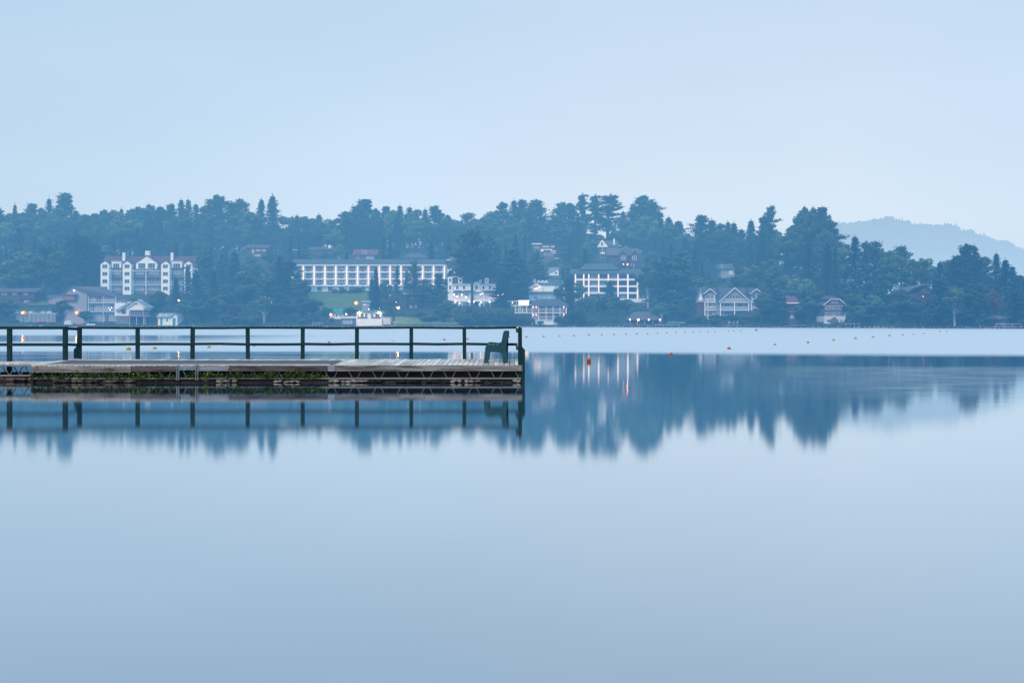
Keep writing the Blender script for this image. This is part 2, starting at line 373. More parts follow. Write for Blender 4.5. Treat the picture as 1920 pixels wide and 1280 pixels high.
SUN_EL, SUN_AZ = math.radians(33), math.radians(202)   # behind the camera, to the left
def world():
    w = bpy.data.worlds.new('World'); SC.world = w; w.use_nodes = True; nt = w.node_tree; nt.nodes.clear(); L = nt.links
    out = nn(nt, 'ShaderNodeOutputWorld'); bg = nn(nt, 'ShaderNodeBackground'); bg.inputs[1].default_value = .1
    sky = nn(nt, 'ShaderNodeTexSky', sky_type='NISHITA'); sky.sun_disc = False
    sky.sun_elevation = SUN_EL; sky.sun_rotation = SUN_AZ
    tc = nn(nt, 'ShaderNodeTexCoord'); sp = nn(nt, 'ShaderNodeSeparateXYZ'); L.new(tc.outputs['Generated'], sp.inputs[0])
    z = math_n(nt, 'MAXIMUM', sp.outputs[2], 0.0)
    # overcast layer: palest low in the sky, deeper blue overhead, deeper to the left
    rc = nn(nt, 'ShaderNodeValToRGB'); el = rc.color_ramp.elements
    stops = [(0.0, (.615, .768, .935)), (.10, (.662, .802, .952)), (.22, (.626, .776, .945)), (.40, (.555, .728, .925)), (1.0, (.40, .60, .84))]
    el[0].position, el[0].color = stops[0][0], (*stops[0][1], 1); el[1].position, el[1].color = stops[-1][0], (*stops[-1][1], 1)
    for p, c in stops[1:-1]:
        e = el.new(p); e.color = (*c, 1)
    L.new(z, rc.inputs[0])
    tint = nn(nt, 'ShaderNodeValToRGB'); te = tint.color_ramp.elements
    te[0].position, te[0].color = .2, (.84, .905, .945, 1); te[1].position, te[1].color = .8, (.955, .972, .985, 1)
    for p, c in ((.42, (.97, .99, 1.0)), (.56, (1.04, 1.015, 1.0)), (.68, (1.05, 1.02, 1.0))):
        e = te.new(p); e.color = (*c, 1)
    L.new(mapr(nt, sp.outputs[0], -1, 1), tint.inputs[0])
    no = nn(nt, 'ShaderNodeTexNoise'); no.inputs['Scale'].default_value = 1.0; no.inputs['Detail'].default_value = 4
    cm = nn(nt, 'ShaderNodeMapping'); cm.inputs['Scale'].default_value = (1.6, 1.6, 7.0); L.new(tc.outputs['Generated'], cm.inputs[0]); L.new(cm.outputs[0], no.inputs['Vector'])
    oc = mixc(nt, 1.0, rc.outputs[0], tint.outputs[0], 'MULTIPLY')
    cl = nn(nt, 'ShaderNodeHueSaturation'); L.new(mapr(nt, no.outputs[0], .3, .7, .965, 1.025), cl.inputs['Value']); L.new(oc, cl.inputs['Color'])
    sc = nn(nt, 'ShaderNodeVectorMath', operation='SCALE'); L.new(cl.outputs[0], sc.inputs[0]); sc.inputs['Scale'].default_value = 10.0
    fin = mixc(nt, .94, sky.outputs[0], sc.outputs[0])
    L.new(fin, bg.inputs[0]); L.new(bg.outputs[0], out.inputs[0])
    s = bpy.data.lights.new('sun', 'SUN'); s.energy = 1.75; s.angle = math.radians(35); s.color = (1, .95, .9)
    o = bpy.data.objects.new('sun', s); C.objects.link(o)
    d = Vector((math.sin(SUN_AZ)*math.cos(SUN_EL), math.cos(SUN_AZ)*math.cos(SUN_EL), math.sin(SUN_EL)))
    o.rotation_euler = d.to_track_quat('Z', 'Y').to_euler(); o.location = d * 100
world()

# ------------------------------------------------------------------ far wooded hill
def far_hill():
    bump = lambda q: 2.4*math.sin(q*.071) + 1.7*math.sin(q*.163 + 1) + 1.2*math.sin(q*.31 + 2)
    crest = [(1350, 500), (1450, 470), (1530, 442), (1572, 427), (1600, 420), (1650, 416), (1700, 423), (1760, 430), (1800, 441), (1830, 457), (1880, 468), (1920, 486), (1990, 515), (2080, 545), (2200, 575), (2300, 596)]
    Y0 = 1500.0
    vs = []; cols = np.arange(1340, 2310, 12); rows = 9
    for j in range(rows):
        t = j / (rows - 1)
        for px in cols:
            x = PX(px, Y0); zt = PZ(interp(px, crest) + bump(px), Y0)
            vs.append((x, Y0 - 320 * (1 - t), lerp(-2, zt - 9, math.sin(t * math.pi / 2))))
    n = len(cols)
    fs = [(j*n+i, j*n+i+1, (j+1)*n+i+1, (j+1)*n+i) for j in range(rows-1) for i in range(n-1)]
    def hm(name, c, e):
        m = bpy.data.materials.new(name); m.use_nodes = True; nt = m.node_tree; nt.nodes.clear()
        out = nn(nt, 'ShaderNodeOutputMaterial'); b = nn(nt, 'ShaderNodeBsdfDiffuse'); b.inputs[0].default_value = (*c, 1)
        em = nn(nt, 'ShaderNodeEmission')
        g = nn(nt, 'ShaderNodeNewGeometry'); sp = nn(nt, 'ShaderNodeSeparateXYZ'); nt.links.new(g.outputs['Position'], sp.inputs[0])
        nt.links.new(mixc(nt, mapr(nt, sp.outputs[2], 60, 180), tuple(q*1.16 for q in e), e), em.inputs[0])  # haze put in as emission, paler towards the foot
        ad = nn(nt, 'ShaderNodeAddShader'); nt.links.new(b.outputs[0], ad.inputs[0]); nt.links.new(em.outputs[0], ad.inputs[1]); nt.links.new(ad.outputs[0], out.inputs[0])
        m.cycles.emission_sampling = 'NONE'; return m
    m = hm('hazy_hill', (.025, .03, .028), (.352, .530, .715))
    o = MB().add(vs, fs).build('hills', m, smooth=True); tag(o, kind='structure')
    mb = MB(); rg = random.Random(3)
    for k in range(2600):
        px = rg.uniform(1370, 2240); t = rg.random() ** .35
        zt = PZ(interp(px, crest) + bump(px), Y0); x = PX(px, Y0); y = Y0 - 320 * (1 - t); z = lerp(-2, zt - 9, math.sin(t * math.pi / 2))
        h = rg.uniform(7, 13) * (1.25 if rg.random() < .2 else 1); r = rg.uniform(3.5, 8.0)
        if rg.random() < .38: mb.tube((x, y, z - 1), (x, y, z + h * 1.15), r * .55, .2, 5)
        else: mb.ball((x, y, z + h * .45), r, rg.uniform(.9, 1.3), 7, 4)
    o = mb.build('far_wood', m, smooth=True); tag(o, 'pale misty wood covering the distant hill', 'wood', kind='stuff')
far_hill()
# ------------------------------------------------------------------ pier
YF, YB = 25.66, 28.07                       # front and back edges of the deck; the deck tips slightly towards the camera
def dz(Y): return .526 + (Y - YF) / (YB - YF) * .0877
def FX(px, Y=YF): return PX(px, Y)
def FZ(py, Y=YF): return PZ(py, Y)
pier = empty('pier', (FX(520), YF, 0), 'long weathered plank pier with dark green railing, bench at its right end', 'pier')

def slab(mb, xs0, xs1, Y0, Y1, lift, th, tone=.5, m=0):
    """board following the tipped deck; xs0/xs1 = (x at Y0, x at Y1)"""
    vs = []
    for z in (lift - th, lift):
        vs += [(xs0[0], Y0, dz(Y0)+z), (xs1[0], Y0, dz(Y0)+z), (xs1[1], Y1, dz(Y1)+z), (xs0[1], Y1, dz(Y1)+z)]
    mb.hexa(vs, m, tone)

xl, xr = FX(59), FX(977.5)
def deck():
    mb = MB(); x = xl; w = .158; k = 0
    while x < xr - .02:
        x1 = min(x + w - .022, xr); j = R.uniform(-.008, .008); lf = R.uniform(-.004, .004)
        # each plank is two lengths meeting near the middle, as the nail lines show
        ym = YF + (.95 if k % 2 else 1.35)
        slab(mb, (x, x), (x1, x1), YF + j + .012, ym - .004, lf, .036, R.random())
        slab(mb, (x, x), (x1, x1), ym + .004, YB + R.uniform(-.02, .02), lf + R.uniform(-.003, .003), .036, R.random())
        x += w; k += 1
    mb.build('deck', M['planks'], pier)
    # grey covering over the front of the left two thirds
    mb = MB(); slab(mb, (FX(80), FX(80)), (FX(622), FX(622)), YF + .10, YF + 1.62, .022, .017); mb.build('deck_covering', M['mat'], pier)
    mb = MB(); slab(mb, (FX(60), FX(60)), (FX(618), FX(618)), YF - .01, YF + .095, .026, .022)
    mb.build('edge_board', M['edge'], pier)
    mb = MB(); slab(mb, (FX(60), FX(60)), (FX(78), FX(78)), YF + .10, YB - .15, .024, .02); mb.build('edge_board', M['edge'], pier)
deck()
# fascia boards along the front: px from, to, bottom py, material
for a, b, t, y, mt in ((59, 246.5, 687.3, 698, 'fascia'), (247.5, 333, 687.0, 696.2, 'fascia_dark'), (373.5, 430.5, 686.6, 695.2, 'fascia_pale'),
                    (431.2, 614.5, 686.4, 695.6, 'fascia_dark'), (615.3, 627.8, 685.8, 695.6, 'fascia_pale'), (628.3, 795.8, 685.6, 695.7, 'fascia'), (796.6, 978, 685.2, 695.5, 'fascia')):
    mb = MB(); d = R.uniform(0, .012)
    mb.box(FX(a), FX(b), YF - .04 + d, YF + .006, FZ(t - .6), FZ(y), tone=R.uniform(.35, .65)); mb.build('fascia_board', M[mt], pier)
# end face
mb = MB(); vs = []
for z in (-.17, -.01):
    vs += [(xr + .004, YF - .03, dz(YF)+z), (xr+.045, YF - .03, dz(YF)+z), (xr+.045, YB, dz(YB)+z), (xr + .004, YB, dz(YB)+z)]
mb.hexa(vs); mb.build('fascia_board', M['fascia_dark'], pier)
# open steel joist under the deck: lower channel and zigzag rods
mb = MB(); mb.box(FX(62), FX(977), YF - .005, YF + .07, FZ(710.6), FZ(708.0)); mb.build('lower_channel', M['steel'], pier)
px = 75.0
while px < 975:
    s = R.uniform(-1.5, 1.5)
    for q in (0, 1):
        yy = YF + .02
        if q == 0: mb = MB().tube((FX(px + s), yy, FZ(695)), (FX(px + s + 7.5), yy, FZ(708.3)), .0085, n=5)
        else: mb = MB().tube((FX(px + s + 24), yy, FZ(695)), (FX(px + s + 17), yy, FZ(708.3)), .0085, n=5)
        mb.build('joist_rod', M['steel'], pier)
    px += 44.5
mb = MB()
for py in (335, 371):
    mb.box(FX(py - 2.2), FX(py + 2.4), YF - .062, YF - .041, FZ(712), FZ(685.5))
    mb.box(FX(py - 2.2), FX(py - .8), YF - .11, YF - .063, FZ(712), FZ(685.5))
mb.box(FX(337.6), FX(368.6), YF + .03, YF + .05, FZ(692), FZ(688))
mb.tube((FX(336), YF - .05, FZ(686)), (FX(336.4), YF - .05, FZ(681.5)), .02, .008, 6); mb.tube((FX(369.5), YF - .05, FZ(686)), (FX(370.5), YF - .05, FZ(681)), .022, .008, 6)
mb.build('steel_bracket', M['steel'], pier)
# dark timber crib below and behind
mb = MB()
mb.box(FX(60), FX(977), YF + .30, YF + .36, -.6, FZ(695), tone=.2)
mb.box(FX(60), FX(975), YF + .361, YB - .1, -.5, .06, tone=.2)
mb.box(FX(58.5), FX(62), YF + .0, YF + .3, -.5, FZ(696), tone=.1)
for a, b in ((62, 118), (119, 246), (247.5, 335), (336, 400), (401, 512), (513, 614), (616, 772), (773, 850), (851, 960)):
    mb.box(FX(a), FX(b), YF + .06 + R.uniform(0, .05), YF + .26, -.4, FZ(714.2 + R.uniform(-.6, .6)), tone=R.random())
    mb.box(FX(a + 1), FX(b - 1), YF + .085 + R.uniform(0, .04), YF + .2, FZ(713.6), FZ(711.2), tone=R.random())
mb.build('timber_crib', M['crib'], pier)
# railing
def post(px, Y, w=.115, top=616.0, base=None, mt='rail'):
    mb = MB(); x = PX(px, Y); zb = dz(Y) - .12 if base is None else base; k = R.uniform(-.012, .012); zt = PZ(top, Y)
    mb.hexa([(x-w/2-k, Y-.05, zb), (x+w/2-k, Y-.05, zb), (x+w/2-k, Y+.05, zb), (x-w/2-k, Y+.05, zb), (x-w/2, Y-.05, zt), (x+w/2, Y-.05, zt), (x+w/2, Y+.05, zt), (x-w/2, Y+.05, zt)]); return mb.build('post', M[mt], pier)
for px in (258, 361, 464, 568, 669, 771, 871): post(px + R.uniform(-.4, .4), YB, R.uniform(.108, .118))
x148, x975 = PX(148, YB), PX(974.5, YB)
post(149.3, YB)
def brace(x, s, Y, z0, z1, zc):
    """knee board widening the post away from the pier below mid rail, cut at a slant"""
    mb = MB(); a, b = x + s * .058, x + s * .175
    poly = [(a, z0), (b, z0), (b, zc), (a, z1)]
    if s < 0: poly = poly[::-1]
    mb.prism(poly, Y - .045, Y + .045); mb.build('brace', M['rail'], pier)
brace(PX(149.3, YB), -1, YB, dz(YB) - .02, PZ(647.5, YB), PZ(655, YB))
JT = [147, 361, 568, 771, 969.5]
for nm, za, zb, y0, y1 in (('top_rail', 616.6, 612.4, -.075, .075), ('mid_rail', 647.4, 642.4, -.092, -.052)):
    for a, b in zip(JT, JT[1:]):
        # each length sags or lifts a few millimetres against the next
        n = 4; vs = []; q = [R.uniform(-.012, .012) for _ in range(n + 1)]; fs = []; jy = R.uniform(-.006, .006)
        for i in range(n + 1):
            x = lerp(PX(a, YB) + .004, PX(b, YB) - .004, i / n)
            vs += [(x, YB + y0 + jy, PZ(za, YB) + q[i]), (x, YB + y1 + jy, PZ(za, YB) + q[i]), (x, YB + y1 + jy, PZ(zb, YB) + q[i]), (x, YB + y0 + jy, PZ(zb, YB) + q[i])]
        for i in range(n):
            c = 4*i; fs += [(c+j, c+(j+1) % 4, c+4+(j+1) % 4, c+4+j)[::-1] for j in range(4)]
        fs += [(0,1,2,3), tuple(4*n+j for j in (3,2,1,0))]
        MB().add(vs, fs).build(nm, M['rail'], pier)
# end railing, running towards the camera along the pier's end
post(975.6, YB, .11, 614)
YE = YF + .12
def end_post():
    mb = MB(); x0, x1 = PX(971.2, YE), PX(978.8, YE)
    z0, z1 = PZ(724, YE), PZ(612.6, YE)
    poly = [(x0, z0), (x1, z0), (x1, z1 - .09), (x1 - .035, z1 - .02), (x1 - .07, z1), (x0, z1)]
    mb.prism(poly, YE - .045, YE + .045); mb.build('post', M['rail'], pier)
    mb = MB(); a, b = PX(977.4, YE), PX(984.4, YE)
    mb.prism([(a, PZ(722, YE)), (b - .01, PZ(722, YE)), (b, PZ(656, YE)), (a + .01, PZ(648.5, YE)), (a, PZ(648.5, YE))], YE - .11, YE - .048); mb.build('brace', M['rail'], pier)
end_post()
for t, b in ((615.2, 623.3), (650.2, 655.8)):
    y0, y1 = YE - .09, YB - .08
    mb = MB(); xa = PX(967.7, YE); xb = PX(971.0, YE)
    drop = .062
    za, zb = PZ(t, YE), PZ(b, YE)
    mb.hexa([(xa, y0, zb), (xb, y0, zb), (xb, y1, zb + drop), (xa, y1, zb + drop), (xa, y0, za), (xb, y0, za), (xb, y1, za + drop), (xa, y1, za + drop)])
    mb.build('end_rail', M['rail'], pier)
mb = MB(); mb.box(PX(968.4, YE), PX(972, YE), YE - .09, YE + .03, PZ(615.0, YE), PZ(612.2, YE)); mb.build('rail_cap', M['edge'], pier)
# pilings that carry it
for px in (70, 250, 430, 610, 790, 950):
    MB().tube((FX(px), YB - .3, -1.5), (FX(px), YB - .3, dz(YB) - .05), .11, .10, 8).build('piling', M['crib'], pier)

# ------------------------------------------------------------------ gangway at the left
YG0, YG1 = 26.25, 27.30
gang = empty('gangway', (PX(-40, YG0), YG0, 0), 'lower gangway with lattice steel side joining the left end of the pier', 'gangway')
gz = PZ(681.5, YG0)
mb = MB(); x = PX(-330, YG0)
while x < PX(113, YG0):
    mb.box(x, min(x + .14, PX(114, YG0)), YG0, YG1 + .12, gz - .035 + R.uniform(-.003, .003), gz + .02 + R.uniform(-.003, .003), tone=R.random()); x += .15
mb.build('deck', M['planks'], gang)
mb = MB(); mb.box(PX(-330, YG0), PX(62, YG0), YG0 - .03, YG0 + .04, PZ(686.5, YG0), PZ(683.2, YG0)); mb.build('upper_channel', M['steel'], gang)
mb = MB(); mb.box(PX(-330, YG0), PX(62, YG0), YG0 - .03, YG0 + .04, PZ(705.2, YG0), PZ(702.4, YG0)); mb.build('lower_channel', M['steel'], gang)
mb = MB(); px = -320.0
while px < 54:
    mb.tube((PX(px, YG0), YG0, PZ(686.5, YG0)), (PX(px + 9, YG0), YG0, PZ(702.5, YG0)), .011, n=5)
    mb.tube((PX(px + 20, YG0), YG0, PZ(686.5, YG0)), (PX(px + 11, YG0), YG0, PZ(702.5, YG0)), .011, n=5)
    px += 20.5
mb.build('lattice', M['steel'], gang)
mb = MB(); px = -320.0
while px < 60:
    Yq = YG1
    mb.tube((PX(px, Yq), Yq, PZ(684, Yq)), (PX(px + 10, Yq), Yq, PZ(700, Yq)), .014, n=5)
    mb.tube((PX(px + 21, Yq), Yq, PZ(684, Yq)), (PX(px + 11, Yq), Yq, PZ(700, Yq)), .014, n=5); px += 21.5
mb.box(PX(-330, YG1), PX(60, YG1), YG1 - .03, YG1 + .04, PZ(702.5, YG1), PZ(697, YG1))
mb.build('lattice', M['crib'], gang)
mb = MB(); mb.box(PX(-330, YG0), PX(61, YG0), YG0 + .12, YG0 + .3, -.5, PZ(706, YG0), tone=.2); mb.box(PX(-330, YG0), PX(61, YG0), YG0 + .02, YG0 + .14, -.5, PZ(713, YG0), tone=.6); mb.build('sill_timber', M['crib'], gang)
for px in (-190, -85, 18, 122.5):
    mb = MB(); x = PX(px, YG1); mb.box(x - .063, x + .063, YG1 - .05, YG1 + .05, gz - (.5 if px < 60 else .1), PZ(616.4, YG1)); mb.build('post', M['rail'], gang)
mb = MB(); mb.box(PX(-330, YG1), PX(126, YG1), YG1 - .075, YG1 + .075, PZ(617.3, YG1), PZ(611.9, YG1)); mb.build('top_rail', M['rail'], gang)
mb = MB(); mb.box(PX(-330, YG1), PX(126, YG1), YG1 - .092, YG1 - .052, PZ(648.6, YG1), PZ(643, YG1)); mb.build('mid_rail', M['rail'], gang)
for t, b in ((613.2, 617.8), (643.0, 648.2)):
    mb = MB(); xa, xb = PX(126, YG1) + .002, PX(148.5, YB); za, zb, h = PZ(t, YG1), PZ(t + .9, YB), .088
    ya, yb2 = YG1 - .03, YB - .115
    mb.hexa([(xa, ya-.02, za-h), (xb, yb2-.02, zb-h), (xb, yb2+.02, zb-h), (xa, ya+.02, za-h), (xa, ya-.02, za), (xb, yb2-.02, zb), (xb, yb2+.02, zb), (xa, ya+.02, za)])
    mb.build('link_rail', M['rail'], gang)

# ------------------------------------------------------------------ bench
def bench():
    Yn, Yr = 26.42, 27.75
    S = Yn / F
    b = empty('bench', (PX(930, Yn), (Yn + Yr) / 2, dz(Yn)), 'dark teal plastic bench facing left near the pier end', 'bench')
    pts = [(250,737),(330,737),(335,600),(341,548),(440,549),(520,556),(552,572),(568,612),(577,680),(578,737),(655,737),(646,600),(633,520),(634,440),(642,390),(664,305),(680,236),(672,221),(612,217),(592,226),(580,246),(566,330),(551,400),(538,424),(508,440),(450,436),(400,428),(328,425),(305,434),(288,452),(272,490),(268,520),(270,640),(262,690)]
    off = dz(Yn) - PZ(600 + 737/1280*140, Yn)
    poly = [(PX(880 + x/1280*140, Yn), PZ(600 + y/1280*140, Yn) + off) for x, y in pts]
    poly = poly[::-1] if False else poly
    def frame(y0):
        d = dz(y0) - dz(Yn)
        bm = bmesh.new()
        fr = [bm.verts.new((x, y0, z + d)) for x, z in poly]; f = bm.faces.new(fr)
        bmesh.ops.triangulate(bm, faces=[f])
        ex = bmesh.ops.extrude_face_region(bm, geom=list(bm.faces))
        bmesh.ops.translate(bm, vec=(0, .075, 0), verts=[v for v in ex['geom'] if isinstance(v, bmesh.types.BMVert)])
        bmesh.ops.recalc_face_normals(bm, faces=bm.faces)
        mb = MB(); bm.verts.index_update()
        mb.add([v.co for v in bm.verts], [[v.index for v in f.verts] for f in bm.faces]); bm.free()
        # raised rim along the outer edge of the casting
        for i in range(10, 30):
            (xa, za), (xb, zb) = poly[i], poly[i+1]
            mb.tube((xa, y0 + .0, za + d), (xb, y0 + .0, zb + d), .014, n=5)
        return mb.build('end_frame', M['bench'], b)
    frame(Yn); frame(Yr)
    # seat and back slats between the two frames
    def slat(name, cx, cz, ang, w=.095, th=.04):
        mb = MB(); c, s = math.cos(ang), math.sin(ang); vs = []
        for y in (Yn + .077, Yr - .002):
            d = dz(y) - dz(Yn)
            q = [(cx + u*c - v*s, y, cz + u*s + v*c + d) for u, v in ((-w/2, -th/2), (w/2, -th/2), (w/2, th/2), (-w/2, th/2))]
            vs += q
        mb.add(vs, [(0,1,2,3), (7,6,5,4), (0,4,5,1), (1,5,6,2), (2,6,7,3), (3,7,4,0)]); mb.build(name, M['bench'], b)
    q = lambda x, y: (PX(880 + x/1280*140, Yn), PZ(600 + y/1280*140, Yn) + off)
    for x, y, a in ((330, 455, -.05), (400, 455, -.05), (470, 464, -.06)): slat('seat_slat', *q(x, y), a)
    for x, y in ((585, 375), (602, 310), (620, 250)): slat('back_slat', *q(x, y), math.radians(72))
    mb = MB(); x, z = q(682, 283); mb.ball((x + .006, Yn + .05, z), .016, 1.2, 8, 5); o = mb.build('bolt_cap', M['b_yellow'], b)
bench()

# ------------------------------------------------------------------ stones in the crib
def rock_mesh(seed):
    rg = random.Random(seed); bm = bmesh.new(); bmesh.ops.create_icosphere(bm, subdivisions=2, radius=1)
    ax = [Vector((rg.gauss(0,1), rg.gauss(0,1), rg.gauss(0,1))).normalized() for _ in range(9)]
    for v in bm.verts:
        p = v.co.copy()
        for a in ax:
            k = p.dot(a)
            if k > .62: p -= a * (k - .62) * .85
        v.co = p + Vector((rg.gauss(0,.03), rg.gauss(0,.03), rg.gauss(0,.03)))
    me = bpy.data.meshes.new('rock'); bm.to_mesh(me); bm.free()
    at = me.attributes.new('tone', 'FLOAT', 'FACE'); at.data.foreach_set('value', [rg.random() for _ in me.polygons]); return me
RK = [rock_mesh(s) for s in range(6)]
RKM = {}
def rock(px, py, wpx, hpx, Y, mt, label, group):
    s = Y / F; k = R.randrange(6)
    if (k, mt) not in RKM:
        me = RK[k].copy(); me.materials.append(M[mt]); RKM[k, mt] = me
    o = bpy.data.objects.new('rock', RKM[k, mt]); C.objects.link(o)
    o.location = (PX(px, Y), Y + .05, PZ(py, Y)); o.scale = (wpx*s*.56, wpx*s*.45, hpx*s*.58); o.rotation_euler = (R.uniform(-.2,.2), R.uniform(-.15,.15), R.uniform(0, 6))
    tag(o, label, 'rock', group)
def heap(x0, x1, y0, y1, Y, mt, label, group, w=(9, 15), hh=(4.5, 6)):
    x = x0 + 3
    while x < x1:
        ww = R.uniform(*w)
        for yy in ([y0 + 2.5, y1 - 2] if y1 - y0 > 7 else [(y0 + y1) / 2]):
            rock(x + R.uniform(-2, 2), yy + R.uniform(-.5, .5), ww * R.uniform(.85, 1.1), R.uniform(*hh), Y, mt, label, group)
        x += ww * .78
heap(-60, 58, 708.5, 720, YG0 - .12, 'rock_brown', 'brown stone piled at the waterline beneath the lattice gangway', 'brown stones under the gangway', (10, 17), (5.5, 8))
heap(96, 246, 712, 717.5, YF - .02, 'rock_brown', 'flat brown stone at the waterline below the weedy left part of the pier', 'flat brown stones under the left part of the pier', (12, 22), (5, 7))
heap(407, 446, 712, 718, YF - .03, 'rock', 'pale tan stone on the waterline between two dark timbers under the pier', 'tan stones right of the steel bracket', (12, 18), (5, 6.5))
heap(516, 560, 713, 717.5, YF - .03, 'rock', 'small tan stone on the waterline below the leafy plants under the pier', 'tan stones below the plants', (9, 15), (3.5, 4.5))
heap(618, 684, 711.5, 718.5, YF - .05, 'rock', 'pinkish tan stone heaped under the start of the bare planks', 'tan stones under the start of the planks', (11, 15), (4.5, 6.5))
heap(684, 840, 713, 717.5, YF - .01, 'rock_dark', 'dark stone under the planked right half of the pier', 'dark stones under the planks', (13, 20), (4, 6))
heap(848, 896, 711.5, 718, YF - .05, 'rock', 'tan stone at the waterline under the pier just left of the bench', 'tan stones left of the bench', (11, 16), (4.5, 6.5))
heap(900, 952, 713.5, 717.5, YF - .01, 'rock_dark', 'low dark stone at the waterline directly under the bench', 'dark stones under the bench', (13, 20), (3.5, 5))
heap(961, 976, 712, 718, YF - .05, 'rock', 'tan stone at the foot of the pier end post', 'tan stones at the end post', (9, 12), (5, 6.5))

# ------------------------------------------------------------------ weeds along the pier
def weed(name, spots, mt, leaf=(.022, .05), n=60, rg=None):
    """spots: px, py, width px, height px, hang px"""
    rg = rg or random.Random(len(spots) * 31 + int(spots[0][0])); mb = MB()
    for px, py, w, h, hang in spots:
        for k in range(int(n * w * h / 220)):
            a = rg.gauss(0, .36); x = px + a * w; y = py - abs(rg.gauss(0, .5)) * h * (1 - min(1, abs(a))*.6) + (rg.random() ** 3) * hang
            Y = YF - .03 + rg.uniform(-.07, .12)
            c = Vector((PX(x, Y), Y, max(.03, PZ(y, Y)))); s = rg.uniform(*leaf)
            d = Vector((rg.gauss(0,1), rg.gauss(0,.8), rg.gauss(.3,.7))).normalized(); e = d.orthogonal().normalized(); e.rotate(Matrix.Rotation(rg.uniform(0, 6), 3, d))
            f = d.cross(e)
            mb.add([c - e*s, c + f*s*.5 - d*s*.1, c + e*s, c - f*s*.5 - d*s*.1], [(0,1,2,3)], tone=min(1, max(0, rg.gauss(.42, .28))))
    return mb
spots = []
rg = random.Random(5)
for px in np.arange(66, 612, 7.5):
    if 336 < px < 372 and rg.random() < .6: continue
    dens = 1.0 if not (395 < px < 425) else .5
    if rg.random() < dens: spots.append((px + rg.uniform(-4, 4), 707.5 + rg.uniform(-1, 1.5), rg.uniform(10, 18), rg.choice((3, 5, 8, 11, 15)), rg.uniform(0, 8)))
o = weed('weeds', spots, 'weed', n=62).build('weeds', M['weed']); tag(o, 'tangle of dark green weeds growing out of the gap below the deck edge', 'weeds', kind='stuff')
def plant(spots, mt, label, n, leaf):
    p = spots[0]; e = empty('leafy_plant', (FX(p[0]), YF, .12), label, 'plant', 'leafy plants growing out from under the pier')
    weed('leaves', spots, mt, leaf, n).build('leaves', M[mt], e)
    mb = MB()
    for k in range(5):
        a = R.uniform(-.4, .4); mb.tube((FX(p[0] + a*4), YF + .02, FZ(709)), (FX(p[0] + a*p[2]), YF - .02, FZ(p[1] - p[3]*.7)), .006, .003, 4)
    mb.build('stem', M['stem'], e)
plant([(263, 702, 26, 9, 14)], 'weed_bright', 'bright yellow green clump hanging from the gap beside the joint in the fascia', 75, (.025, .05))
plant([(147, 704.5, 9, 6, 3)], 'weed_bright', 'small bright green sprig below the braced railing post', 70, (.02, .045))
plant([(388, 704, 20, 9, 12)], 'weed_bright', 'yellow green bush beside the right leg of the steel bracket', 62, (.025, .05))
plant([(414, 706, 14, 6, 3)], 'weed', 'low green plant beneath the pale new fascia board', 90, (.02, .045))
plant([(508, 704, 20, 13, 4)], 'weed', 'leafy green plant climbing over the fascia left of the fifth railing post', 100, (.025, .055))
plant([(562, 704, 24, 14, 3)], 'weed', 'tall leafy plant climbing over the fascia under the fifth railing post', 105, (.025, .055))
plant([(591, 706, 26, 8, 2)], 'weed', 'low leafy plant at the right end of the weeds', 100, (.025, .055))
plant([(202, 704, 30, 15, 5)], 'weed', 'straggly olive plant reaching up over the long weathered fascia', 70, (.02, .045))
plant([(84, 709, 24, 6, 6)], 'weed', 'sparse yellowish grass tuft at the left corner of the pier', 70, (.02, .05))
plant([(320, 708, 18, 8, 8)], 'weed', 'brownish trailing plant just left of the steel bracket', 70, (.02, .045))

# ------------------------------------------------------------------ buoys
ORD = ['first', 'second', 'third', 'fourth', 'fifth', 'sixth', 'seventh', 'eighth', 'ninth', 'tenth', 'eleventh', 'twelfth', 'thirteenth', 'fourteenth', 'fifteenth', 'sixteenth', 'seventeenth', 'eighteenth', 'nineteenth', 'twentieth', 'twenty-first', 'twenty-second', 'twenty-third', 'twenty-fourth']
def buoy(px, py, w, mt, label, group=None, band=False, up=.35, sq=.9):
    """py = where it meets the water"""
    Y = F * EYE / (py - HY); r = w / 2 * Y / F; c = (PX(px, Y), Y, r * up)
    e = empty('buoy', (c[0], c[1], 0), label, 'buoy', group)
    mb = MB(); mb.ball(c, r, sq, 14, 9); mb.build('float', M[mt], e, smooth=True)
    if band:
        mb = MB(); n = 16; vs = []
        for z in (-.16, .16):
            for i in range(n):
                t = 2*math.pi*i/n; q = r * (1.02 + .015)
                vs.append((c[0] + math.cos(t)*q, c[1] + math.sin(t)*q, c[2] + z * r))
        mb.add(vs, [(i, (i+1) % n, n+(i+1) % n, n+i) for i in range(n)]); mb.build('band', M['b_band'], e, smooth=True)
    mb = MB(); mb.tube((c[0], c[1], c[2] + r*sq*.95), (c[0], c[1], c[2] + r*sq*1.12), r*.16, r*.12, 6); mb.build('eyelet', M['metal' if r < .12 else 'steel'], e)
buoy(1104, 678, 8.6, 'b_orange', 'large orange ball buoy with dark band floating right of the pier end', band=True, up=.8, sq=1.0)
buoy(1367, 654.5, 7, 'b_orange', 'orange red buoy alone in the bright belt well right of the pier', band=True)
buoy(1258.5, 664.5, 6, 'b_red', 'small red buoy on the edge of the dark reflection right of the orange ball', up=.3)
